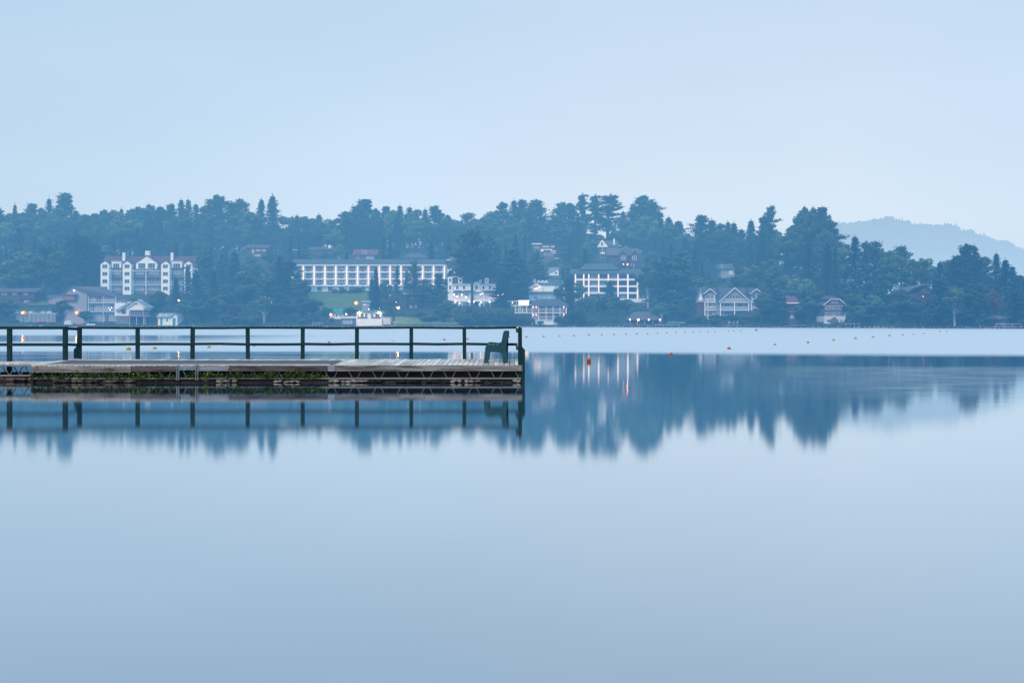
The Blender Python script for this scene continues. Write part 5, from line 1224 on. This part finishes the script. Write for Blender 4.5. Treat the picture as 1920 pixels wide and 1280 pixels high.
def trunk_mesh(pts, mt, limbs=()):
    mb = MB()
    for (p, r0), (q, r1) in zip(pts, pts[1:]): mb.tube(p, q, r0, r1, 7)
    for p, q, r in limbs: mb.tube(p, q, r, r*.35, 5)
    me = bpy.data.meshes.new('trunk'); me.from_pydata(mb.v, [], mb.f); me.materials.append(M[mt]); me.update(); return me
# every prototype is 1 unit tall per metre at its own nominal height H and radius RAD
def pine(seed, H=28., RAD=5.2, t0=.22, nb=64, gap=.25, open_=0.0, lean=0.0):
    rg = np.random.default_rng(seed); cs, sz, tn, limbs = [], [], [], []
    for i in range(nb):
        t = t0 + (.965 - t0) * (i / nb) ** .9
        if rg.random() < gap * (1 - t) * 1.4: continue
        u = (t - t0) / (1 - t0)
        prof = min(1.0, 1.5 * (1 - u) ** .80) * (.80 + .2 * math.sin(u * 19 + seed)) * min(1, .55 + 1.8 * u) + .02
        L = RAD * prof * rg.uniform(.5, 1.1) * (1.4 if rg.random() < .12 else 1); az = i * 2.399 + rg.normal(0, .45); up = .06 + .55 * u + .5 * u ** 3 + rg.normal(0, .12)
        lx = lean * H * t * t
        p0 = np.array([lx, 0, t * H]); d = np.array([math.cos(az), math.sin(az), up])
        limbs.append((tuple(p0), tuple(p0 + d * L * .8), .07 + .10 * (1 - u)))
        for k in range(5):
            s = rg.uniform(.3 + open_, 1.0) if k else 1.0
            c = p0 + d * L * s + np.array([rg.normal(0, .3), rg.normal(0, .3), .12 * L * s * s + rg.normal(0, .25)])
            n = int(rg.uniform(16, 30)); rr = (.62 + .5 * (1 - s)) * (1.05 - .35 * u)
            rr *= .55 + .45 * min(1, L / RAD * 1.3)
            pts = c + rg.normal(size=(n, 3)) * np.array([rr * .72, rr * .72, rr * (.42 + .3 * u * u)]) + d[None, :] * rg.normal(0, rr * .75, n)[:, None]
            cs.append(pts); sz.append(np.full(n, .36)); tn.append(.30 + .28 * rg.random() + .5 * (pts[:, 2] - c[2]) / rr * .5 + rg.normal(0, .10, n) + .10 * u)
    for q in range(3):
        pts = np.array([lean * H + rg.normal(0, .12), rg.normal(0, .12), H - .1 - q * .75]) + rg.normal(size=(16, 3)) * np.array([.12 + .17*q, .12 + .17*q, .42]); cs.append(pts); sz.append(np.full(16, .28)); tn.append(np.full(16, .5))
    tr = [((0, 0, -1.5), .42), ((lean*H*.25, 0, H*.5), .30), ((lean*H*.8, 0, H*.9), .09)]
    return crown_mesh('pine_crown', cs, sz, tn, rg, 'pine', .35), trunk_mesh(tr, 'bark', limbs), H, RAD
def spruce(seed, H=24., RAD=3.6, nb=95, droop=.30, pw=.85):
    rg = np.random.default_rng(seed); cs, sz, tn, limbs = [], [], [], []
    for i in range(nb):
        t = .06 + .92 * (i / nb) ** .92; L = (RAD * (1 - t) ** pw + .10) * rg.uniform(.68, 1.12); az = i * 2.399 + rg.normal(0, .3)
        p0 = np.array([0, 0, t * H]); d = np.array([math.cos(az), math.sin(az), 0])
        limbs.append((tuple(p0), tuple(p0 + d * L * .8 + np.array([0, 0, -droop * L * .5])), .05))
        for k in range(4):
            s = (k + rg.uniform(.4, 1.1)) / 4.2; c = p0 + d * L * s + np.array([0, 0, -droop * L * s * (1.1 - .5 * s)])
            n = int(rg.uniform(9, 16)); rr = .14 + .62 * (1 - t) ** .7 * (1 - .5 * s)
            pts = c + rg.normal(size=(n, 3)) * np.array([rr, rr, rr * .45])
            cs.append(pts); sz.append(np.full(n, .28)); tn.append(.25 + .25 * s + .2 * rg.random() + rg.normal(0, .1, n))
    pts = np.array([0, 0, H]) + rg.normal(size=(14, 3)) * np.array([.10, .10, .5]); cs.append(pts); sz.append(np.full(14, .2)); tn.append(np.full(14, .45))
    return crown_mesh('spruce_crown', cs, sz, tn, rg, 'spruce', .4), trunk_mesh([((0, 0, -1.5), .3), ((0, 0, H*.6), .16), ((0, 0, H), .03)], 'bark', limbs), H, RAD
def broad(seed, H=15., RAD=4.6, mt='broad', bark='bark', nl=22, base=.25, per=210, airy=1.0, leaf=.30):
    rg = np.random.default_rng(seed); cs, sz, tn, limbs = [], [], [], []
    for i in range(nl):
        while True:
            q = rg.uniform(-1, 1, 3)
            if np.linalg.norm(q) < 1: break
        c = np.array([q[0]*RAD*.78, q[1]*RAD*.78, H * (base + (1 - base) * .5) + q[2] * H * (1 - base) * .40]); rr = rg.uniform(.9, 1.75) * RAD / 4.6
        if i == 0: c = np.array([0, 0, H - rr*.9])
        n = int(per * rr * rr); d = rg.normal(size=(n, 3)); d[:, 2] += .25; d /= np.linalg.norm(d, axis=1)[:, None]
        pts = c + d * (rr * rg.uniform(.55, 1.1, n) * airy)[:, None] * np.array([1, 1, .82])
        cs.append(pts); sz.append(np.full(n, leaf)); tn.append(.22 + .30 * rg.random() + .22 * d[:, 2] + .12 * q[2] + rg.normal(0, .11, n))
        limbs.append(((0, 0, H * base * rg.uniform(.7, 1.4)), tuple(c), .10))
    return crown_mesh('broadleaf_crown', cs, sz, tn, rg, mt, .2), trunk_mesh([((0, 0, -1.2), .3), ((.1, 0, H*base), .24), ((0, .1, H*.75), .08)], bark, limbs), H, RAD
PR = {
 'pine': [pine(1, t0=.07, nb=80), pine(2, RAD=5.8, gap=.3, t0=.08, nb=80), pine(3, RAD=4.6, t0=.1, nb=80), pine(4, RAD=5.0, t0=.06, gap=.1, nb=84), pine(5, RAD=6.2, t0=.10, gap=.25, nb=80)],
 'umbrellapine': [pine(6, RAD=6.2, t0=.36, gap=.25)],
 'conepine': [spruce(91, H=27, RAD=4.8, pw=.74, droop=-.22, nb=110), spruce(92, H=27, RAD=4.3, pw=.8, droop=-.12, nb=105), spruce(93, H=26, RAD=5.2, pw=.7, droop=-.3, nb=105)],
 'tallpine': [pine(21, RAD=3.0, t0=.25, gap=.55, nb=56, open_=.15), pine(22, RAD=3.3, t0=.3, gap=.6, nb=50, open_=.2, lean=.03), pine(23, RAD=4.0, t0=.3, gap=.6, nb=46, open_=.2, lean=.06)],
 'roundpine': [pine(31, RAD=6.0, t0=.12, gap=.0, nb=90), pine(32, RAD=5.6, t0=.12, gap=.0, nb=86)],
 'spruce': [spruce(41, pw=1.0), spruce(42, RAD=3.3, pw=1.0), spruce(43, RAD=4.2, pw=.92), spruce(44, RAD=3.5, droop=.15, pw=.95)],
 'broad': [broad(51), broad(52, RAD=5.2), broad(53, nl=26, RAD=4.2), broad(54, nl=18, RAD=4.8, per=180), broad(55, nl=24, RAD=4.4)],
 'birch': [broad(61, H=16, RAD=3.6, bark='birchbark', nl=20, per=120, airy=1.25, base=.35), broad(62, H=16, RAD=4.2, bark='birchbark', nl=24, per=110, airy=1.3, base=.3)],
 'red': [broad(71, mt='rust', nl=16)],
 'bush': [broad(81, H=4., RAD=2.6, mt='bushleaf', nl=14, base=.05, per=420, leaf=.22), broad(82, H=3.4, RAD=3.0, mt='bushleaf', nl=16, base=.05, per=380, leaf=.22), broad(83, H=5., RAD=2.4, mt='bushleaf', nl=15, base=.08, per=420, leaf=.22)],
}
NAME = {'conepine': 'pine_tree', 'umbrellapine': 'pine_tree', 'pine': 'pine_tree', 'tallpine': 'pine_tree', 'roundpine': 'pine_tree', 'spruce': 'spruce_tree', 'broad': 'leafy_tree', 'birch': 'birch_tree', 'red': 'leafy_tree', 'bush': 'shrub'}
WORD = {'conepine': 'pointed feathery pine', 'umbrellapine': 'bare trunked pine', 'pine': 'dark spreading pine', 'tallpine': 'tall gappy pine', 'roundpine': 'broad round topped pine', 'spruce': 'pointed spruce', 'broad': 'rounded leafy tree', 'birch': 'airy pale stemmed tree', 'red': 'reddish leaved tree', 'bush': 'low green shrub'}
CROWN = {k: [bpy.data.objects.new('crown', p[0]) for p in v] for k, v in PR.items()}
TRUNK = {k: [bpy.data.objects.new('trunk', p[1]) for p in v] for k, v in PR.items()}
TREES = []
def tree(kind, px, top, Y, wpx=None, idx=None, sink=0.0):
    x = PX(px, Y); zb = ground(x, Y); zt = PZ(top, Y); k = R.randrange(len(PR[kind])) if idx is None else idx
    cm, tm, H, RAD = PR[kind][k]; h = zt - zb + sink
    if h < .8: return None
    sz = h / (H * 1.02)
    sx = sz if wpx is None else (wpx * Y / F / 2) / (RAD * .92)
    if wpx is None:
        # short trees keep a believable breadth
        sx = min(max(sz, .62 if kind not in ('bush',) else .5), 1.25) * R.uniform(.88, 1.12)
    e = bpy.data.objects.new(NAME[kind], None); C.objects.link(e); e.location = (x, Y, zb - sink); e.scale = (sx, sx, sz); e.rotation_euler = (0, 0, R.uniform(0, 6.28) if kind != 'tallpine' else R.uniform(-.4, .4))
    for src in (CROWN[kind][k], TRUNK[kind][k]):
        c = src.copy(); C.objects.link(c); c.parent = e
    e['category'] = 'shrub' if kind == 'bush' else 'tree'
    TREES.append((e, kind, px, top, PZ(0, 1) and (HY + (EYE - zb) / Y * F), Y, h)); return e

def Yridge(px): return shoreY(px) + min(ridgeH(px), 48) / SLOPE * 1.02
# skyline, left to right: px, top py, kind, width px (None = natural)
SKY = [(-8,386,'pine',50),(28,381,'spruce',15),(18,398,'broad',None),(45,396,'broad',None),(60,380,'pine',34),(78,388,'broad',None),(92,369,'pine',30),(108,388,'broad',44),(122,360,'pine',44),(142,392,'pine',40),(160,400,'broad',40),
 (178,398,'broad',44),(195,393,'roundpine',44),(213,392,'broad',40),(228,389,'spruce',20),(245,392,'roundpine',40),(262,387,'roundpine',44),(281,383,'roundpine',40),(300,386,'roundpine',34),(320,382,'pine',36),(340,371,'pine',32),(353,371,'pine',30),(367,380,'pine',36),(386,384,'broad',36),
 (409,365,'roundpine',54),(433,377,'pine',30),(449,371,'roundpine',38),(470,395,'broad',40),(490,370,'spruce',24),(511,364,'spruce',30),(530,404,'broad',40),(548,404,'pine',26),(557,402,'spruce',22),(573,404,'broad',34),(598,400,'pine',32),(585,408,'broad',None),(616,410,'birch',34),(632,408,'broad',None),(650,396,'pine',44),(668,386,'pine',40),
 (684,372,'pine',50),(704,389,'broad',None),(724,386,'pine',34),(737,392,'broad',None),(750,383,'pine',34),(768,386,'pine',34),(783,391,'broad',36),(797,390,'pine',30),(815,385,'pine',36),(839,401,'spruce',26),(831,398,'broad',None),(852,411,'broad',34),(880,398,'birch',42),(905,406,'spruce',26),(920,396,'birch',32),(930,394,'broad',None),(943,378,'pine',34),(964,373,'pine',38),(979,373,'pine',36),(1005,373,'pine',52),(990,388,'pine',40),
 (1052,379,'pine',44),(1070,380,'pine',36),(1040,410,'pine',40),(1092,363,'tallpine',28),(1116,365,'tallpine',34),(1138,363,'tallpine',46),(1166,405,'birch',44),(1168,394,'spruce',14),(1187,379,'pine',36),(1208,366,'pine',52),(1222,376,'pine',44),(1236,394,'spruce',26),(1200,392,'broad',None),(1254,405,'spruce',30),(1272,412,'spruce',36),(1290,436,'pine',32),
 (1315,402,'pine',44),(1335,410,'spruce',32),(1352,418,'pine',30),(1365,414,'spruce',24),(1376,416,'spruce',26),(1390,428,'pine',40),(1408,411,'spruce',26),(1424,434,'spruce',22),(1437,385,'tallpine',34),(1455,432,'broad',30),(1480,424,'pine',40),(1497,402,'pine',34),(1509,387,'roundpine',40),(1525,388,'roundpine',36),(1541,387,'pine',46),(1556,412,'pine',44),(1570,452,'pine',36),
 (1586,455,'broad',None),(1603,440,'spruce',34),(1625,451,'pine',32),(1640,451,'pine',36),(1655,468,'pine',None),(1670,468,'broad',None),(1690,460,'pine',38),(1710,484,'broad',34),(1728,483,'birch',22),(1742,483,'birch',26),(1762,490,'pine',32),(1780,485,'broad',None),(1795,478,'pine',40),(1812,456,'pine',46),(1828,458,'pine',34),(1846,480,'pine',38),(1868,472,'pine',32),(1885,484,'pine',36),(1898,497,'pine',36),(1912,515,'pine',36),(1935,520,'pine',50),(1965,530,'pine',60)]
for px, top, kind, w in SKY:
    if kind == 'pine' and w and w <= 40 and R.random() < .6: kind = 'conepine'
    Y = Yridge(px) + R.uniform(-6, 6)
    if px > 1580: Y = shoreY(px) + R.uniform(26, 44)
    tree(kind, px, top, Y, w * (2.0 if kind == 'spruce' else 1.25 if kind in ('broad', 'birch') else 1.2 if kind == 'tallpine' else 1.5) if w else None)
SKYL = sorted((p, t) for p, t, k, w in SKY)
for px in np.arange(-20, 1590, 12.5):
    # the second rank just below the skyline closes the gaps between the trunks
    p = px + R.uniform(-5, 5); t = interp(p, SKYL); kd = R.choices(['roundpine', 'broad', 'spruce', 'pine'], [3, 5, 1, 3])[0]
    if 1098 < p < 1160: t = 425
    tree(kd, p, max(t, 392) + R.uniform(8, 34), Yridge(p) - R.uniform(8, 30), R.uniform(34, 50))
# hand-placed trees that stand before buildings: px, top, base py, kind, width
FRONT = [(762,506,572,'spruce',18),(725,524,578,'broad',26),(798,522,578,'broad',28),(846,505,560,'broad',26),(508,474,500,'broad',34),(470,478,502,'broad',30),(610,472,490,'broad',26),(580,474,492,'broad',26),(1152,492,512,'broad',24),(1500,566,607,'broad',24),(705,500,582,'spruce',26),(745,497,566,'tallpine',10),(776,488,582,'pine',40),(823,512,572,'pine',34),(697,520,578,'spruce',22),(560,520,572,'broad',40),(542,488,560,'pine',56),(585,560,596,'broad',40),(610,575,600,'broad',26),
 (885,428,577,'umbrellapine',78),(868,440,566,'pine',56),(905,470,556,'pine',60),(920,440,548,'roundpine',70),(962,462,574,'pine',54),(972,480,571,'pine',60),(940,520,580,'pine',46),(1005,470,545,'pine',50),
 (1143,525,566,'roundpine',24),(1085,528,572,'broad',28),(1068,522,590,'pine',34),(1052,535,585,'broad',26),(1102,554,590,'broad',36),(1122,548,588,'spruce',20),(1132,556,592,'broad',34),(1155,555,595,'broad',40),(1176,560,592,'broad',34),(1215,492,580,'birch',44),(1230,500,585,'birch',44),(1247,478,596,'roundpine',70),(1280,470,600,'pine',66),(1268,560,606,'broad',36),(1240,566,606,'birch',34),
 (330,520,574,'spruce',30),(352,498,572,'spruce',34),(368,505,585,'spruce',44),(300,545,590,'broad',40),(285,558,598,'broad',30),(345,562,604,'broad',40),(375,560,606,'broad',44),(400,505,590,'spruce',50),(420,545,602,'broad',50),(385,470,560,'pine',60),(440,470,570,'spruce',50),(460,505,590,'broad',50),(505,520,596,'pine',60),(495,555,606,'birch',50),(440,570,607,'red',30),(535,560,605,'broad',50),(565,558,604,'broad',50),(430,590,610,'bush',40),(470,592,610,'bush',40),
 (118,562,606,'broad',36),(160,582,607,'broad',26),(15,560,604,'broad',50),(-10,555,604,'broad',50),(85,455,565,'broad',70),(40,470,560,'broad',70),(60,490,560,'broad',60),(20,490,562,'broad',60),(150,440,540,'pine',70),(175,455,538,'pine',60),(110,470,548,'pine',50),
 (658,575,598,'broad',24),(735,560,596,'broad',34),(815,545,582,'broad',40),(838,562,596,'broad',40),(790,585,597,'broad',30),(1440,560,606,'broad',46),(1432,548,600,'broad',36),(1455,540,606,'pine',50),(1515,555,608,'broad',40),(1530,545,600,'broad',44),(1508,545,606,'spruce',30),(1600,548,604,'broad',40),(1635,552,610,'broad',44),(1620,570,612,'broad',40),
 (1690,540,612,'broad',46),(1715,565,612,'broad',44),(1760,520,612,'pine',56),(1790,540,612,'birch',44),(1835,530,612,'broad',50),(1865,545,612,'red',26),(1810,580,613,'broad',40),(1905,545,612,'pine',44)]
for px, top, base, kind, w in FRONT:
    tree(kind, px, top, ray_ground(px, base), w * 1.05)
# shoreline hedge below the inn and shrubs along the bank
SHR = [(805,590,604,36),(830,577,606,40),(862,576,605,34),(880,575,606,36),(900,576,606,38),(922,578,606,38),(943,577,606,36),(958,585,608,34),(975,589,609,30),(990,594,609,26),(1012,602,609,22),(1048,592,609,26),(1062,590,609,26),(1080,578,609,40),(870,588,609.5,34),(895,592,609.5,34),(920,593,609.5,34),(945,595,609.5,32)]
SHR += [(627, 541, 551, 15), (642, 539, 551, 18), (656, 541, 551, 14), (669, 538, 551, 19)]
for p in range(1302, 1432, 9): SHR += [(p + R.uniform(-3, 3), 589 + R.uniform(-1, 5), 600 + R.uniform(-3, 6), R.uniform(16, 26))]
for px, top, base, w in SHR: tree('bush', px, top, ray_ground(px, base), w)
for px in list(np.arange(345, 620, 13)) + list(np.arange(1072, 1172, 12)) + list(np.arange(1245, 1480, 13)) + list(np.arange(1590, 1870, 13)) + list(np.arange(-10, 40, 14)) + list(np.arange(1500, 1545, 14)):
    p = px + R.uniform(-5, 5)
    base = HY + EYE / (shoreY(p) + 3) * F - 1.6
    tree('bush', p, base - R.uniform(6, 17), shoreY(p) + R.uniform(2, 7))
# the wooded slope: fill wherever no building, lamp or lawn must show
LAWNS = [(588, 549, 700, 583), (742, 596, 838, 609), (66, 552, 122, 577), (640, 560, 670, 582)]
def blocked(px, top, base, w, Y):
    l, r = px - w*.46, px + w*.46
    for x0, y0, x1, y1, by in KEEP:
        if Y < by + .5 and l < x1 and r > x0 and top < y1 and base > y0: return True
    for x0, x1, y0, y1 in FOOT:
        if y0 < Y < y1 and l < x1 + 4 and r > x0 - 4: return True
    for x0, y0, x1, y1 in LAWNS:
        if l < x1 and r > x0 and top < y1 - 2 and base > y0 + 3: return True
    return False
rg = random.Random(77); placed = [(t[2], t[4]) for t in TREES]; nfill = 0
for k in range(9000):
    if nfill >= 230: break
    px = rg.uniform(-30, 1950); rh = ridgeH(px); Y = shoreY(px) + 5 + rg.random() ** .9 * (min(rh, 48) / SLOPE * 1.0 + (24 if px > 1580 else 0))
    x = PX(px, Y); zb = ground(x, Y); base = HY + (EYE - zb) / Y * F
    low = (Y - shoreY(px)) < 30
    kind = rg.choices(['pine', 'conepine', 'spruce', 'broad', 'birch', 'red'], [22, 18, 18, 40, 6, 2] if not low else [10, 4, 12, 56, 12, 3])[0]
    h = rg.uniform(15, 25) if kind in ('pine', 'spruce', 'conepine') else rg.uniform(8, 15)
    top = HY - (zb + h - EYE) / Y * F
    w = {'pine': 8.6, 'conepine': 8.6, 'spruce': 6, 'broad': 9, 'birch': 7.5, 'red': 7}[kind] * (h / 21 if kind in ('pine', 'spruce', 'conepine') else h / 13) * F / Y
    if top < interp(px, SKYL) + 12: continue
    if any(abs(a - px) < w * .40 and abs(b_ - base) < 15 for a, b_ in placed): continue
    if blocked(px, top, base, w, Y): 
        # a shorter tree may still fit
        h *= .55; top = HY - (zb + h - EYE) / Y * F; w *= .7
        if blocked(px, top, base, w, Y): continue
    tree(kind, px, top, Y, w); placed.append((px, base)); nfill += 1
print('TREES', len(TREES), 'fill', nfill)
# low growth under the trees, too dense to count
def undergrowth():
    r2 = np.random.default_rng(5); cs, sz, tn = [], [], []
    for k in range(9000):
        px = r2.uniform(-60, 1990); rh = min(ridgeH(px), 48); Y = shoreY(px) + 2.5 + r2.random() * (rh / SLOPE + 40)
        x = PX(px, Y); zb = ground(x, Y); base = HY + (EYE - zb) / Y * F; h = r2.uniform(1.0, 3.2)
        if blocked(px, base - (h + 1) * F / Y, base, 12, Y): continue
        n = int(r2.uniform(14, 24)); pts = np.array([x, Y, zb + h * .4]) + r2.normal(size=(n, 3)) * np.array([1.1, 1.1, h * .36])
        cs.append(pts); sz.append(np.full(n, .42)); tn.append(.12 + .45 * r2.random() + r2.normal(0, .1, n))
    me = crown_mesh('undergrowth', cs, sz, tn, r2, 'bushleaf', .3)
    o = bpy.data.objects.new('undergrowth', me); C.objects.link(o); tag(o, 'dense low growth covering the hillside beneath the trees', 'undergrowth', kind='stuff')
undergrowth()

# labels: every tree by kind, place on the slope and the nearest thing one can find in the photograph
MARK = [(20, 'the brown lodge'), (60, 'the parked cars'), (100, 'the utility poles'), (155, 'the grey motel'), (215, 'the left bay towers'), (275, 'the central chimney'), (330, 'the rightmost bay tower'), (380, 'the lone orange lamp'), (430, 'the lawn left edge'), (480, 'the half hidden house'), (530, 'the teal shed'),
        (585, 'the left hotel columns'), (640, 'the middle hotel columns'), (690, 'the red roofed house'), (745, 'the bright yellow lamp'), (790, 'the slate shelter'), (845, 'the tower house'), (890, 'the mansard inn'), (940, 'the mansard inn right end'), (985, 'the lit board'), (1020, 'the stepped villa'), (1060, 'the two tier pavilion'), (1095, 'the columned hotel left end'), (1135, 'the columned hotel'), (1175, 'the cross gabled house'), (1215, 'the four lamp pavilion'), (1265, 'the beach chairs'),
        (1320, 'the lodge left bay'), (1365, 'the gabled lodge'), (1415, 'the lodge right bay'), (1450, 'the thin pale dock'), (1490, 'the narrow red roof'), (1530, 'the shingled house left side'), (1565, 'the shingled house'), (1620, 'the white markers'), (1680, 'the first pink marker'), (1730, 'the dark cabin'), (1780, 'the third pink marker'), (1830, 'the fourth pink marker'), (1885, 'the dock house'), (1940, 'the right photo edge')]
from collections import defaultdict
grp = defaultdict(list)
for t in TREES:
    e, kind, px, top, base, Y, h = t
    mk = min(MARK, key=lambda q: abs(q[0] - px))[1]
    dd = (Y - shoreY(px)) / max(20, min(ridgeH(px), 48) / SLOPE)
    band = 'on shore below' if dd < .22 else ('low on slope near' if dd < .5 else ('high on slope above' if dd < .85 else 'on skyline above'))
    grp[(WORD[kind], band, mk)].append(t)
for (w, band, mk), L in grp.items():
    L.sort(key=lambda t: t[2])
    for i, t in enumerate(L):
        e = t[0]
        if len(L) == 1: lab = f'{w} {band} {mk}'
        elif len(L) == 2: lab = f'{w} {band} {mk}, {("left", "right")[i]} one of two'
        else: lab = f'{w} {band} {mk}, {ORD[i]} from left'
        e['label'] = lab
        e['group'] = {'shrub': 'shrubs along the far shore', 'pine_tree': 'pines of the wooded hillside', 'spruce_tree': 'spruces of the wooded hillside'}.get(NAME[t[1]], 'leafy trees of the wooded hillside')

# ------------------------------------------------------------------ camera and render
cam = bpy.data.cameras.new('camera'); co = bpy.data.objects.new('camera', cam); C.objects.link(co); SC.camera = co
cam.sensor_width = 36; cam.lens = 36 * F / 1920; co.location = (0, 0, EYE); co.rotation_euler = (math.pi/2, 0, 0)
cam.shift_y = -(640 - HY) / 1920
cam.clip_start = .1; cam.clip_end = 8000
SC.view_settings.view_transform = 'Standard'; SC.view_settings.look = 'None'; SC.view_settings.exposure = 0; SC.view_settings.gamma = 1
SC.render.engine = 'CYCLES'
cy = SC.cycles
cy.max_bounces = 5; cy.diffuse_bounces = 2; cy.glossy_bounces = 3; cy.transparent_max_bounces = 4; cy.transmission_bounces = 2
cy.caustics_reflective = False; cy.caustics_refractive = False; cy.sample_clamp_indirect = 4.0
cy.use_denoising = True; cy.denoiser = 'OPENIMAGEDENOISE'; cy.denoising_prefilter = 'ACCURATE'
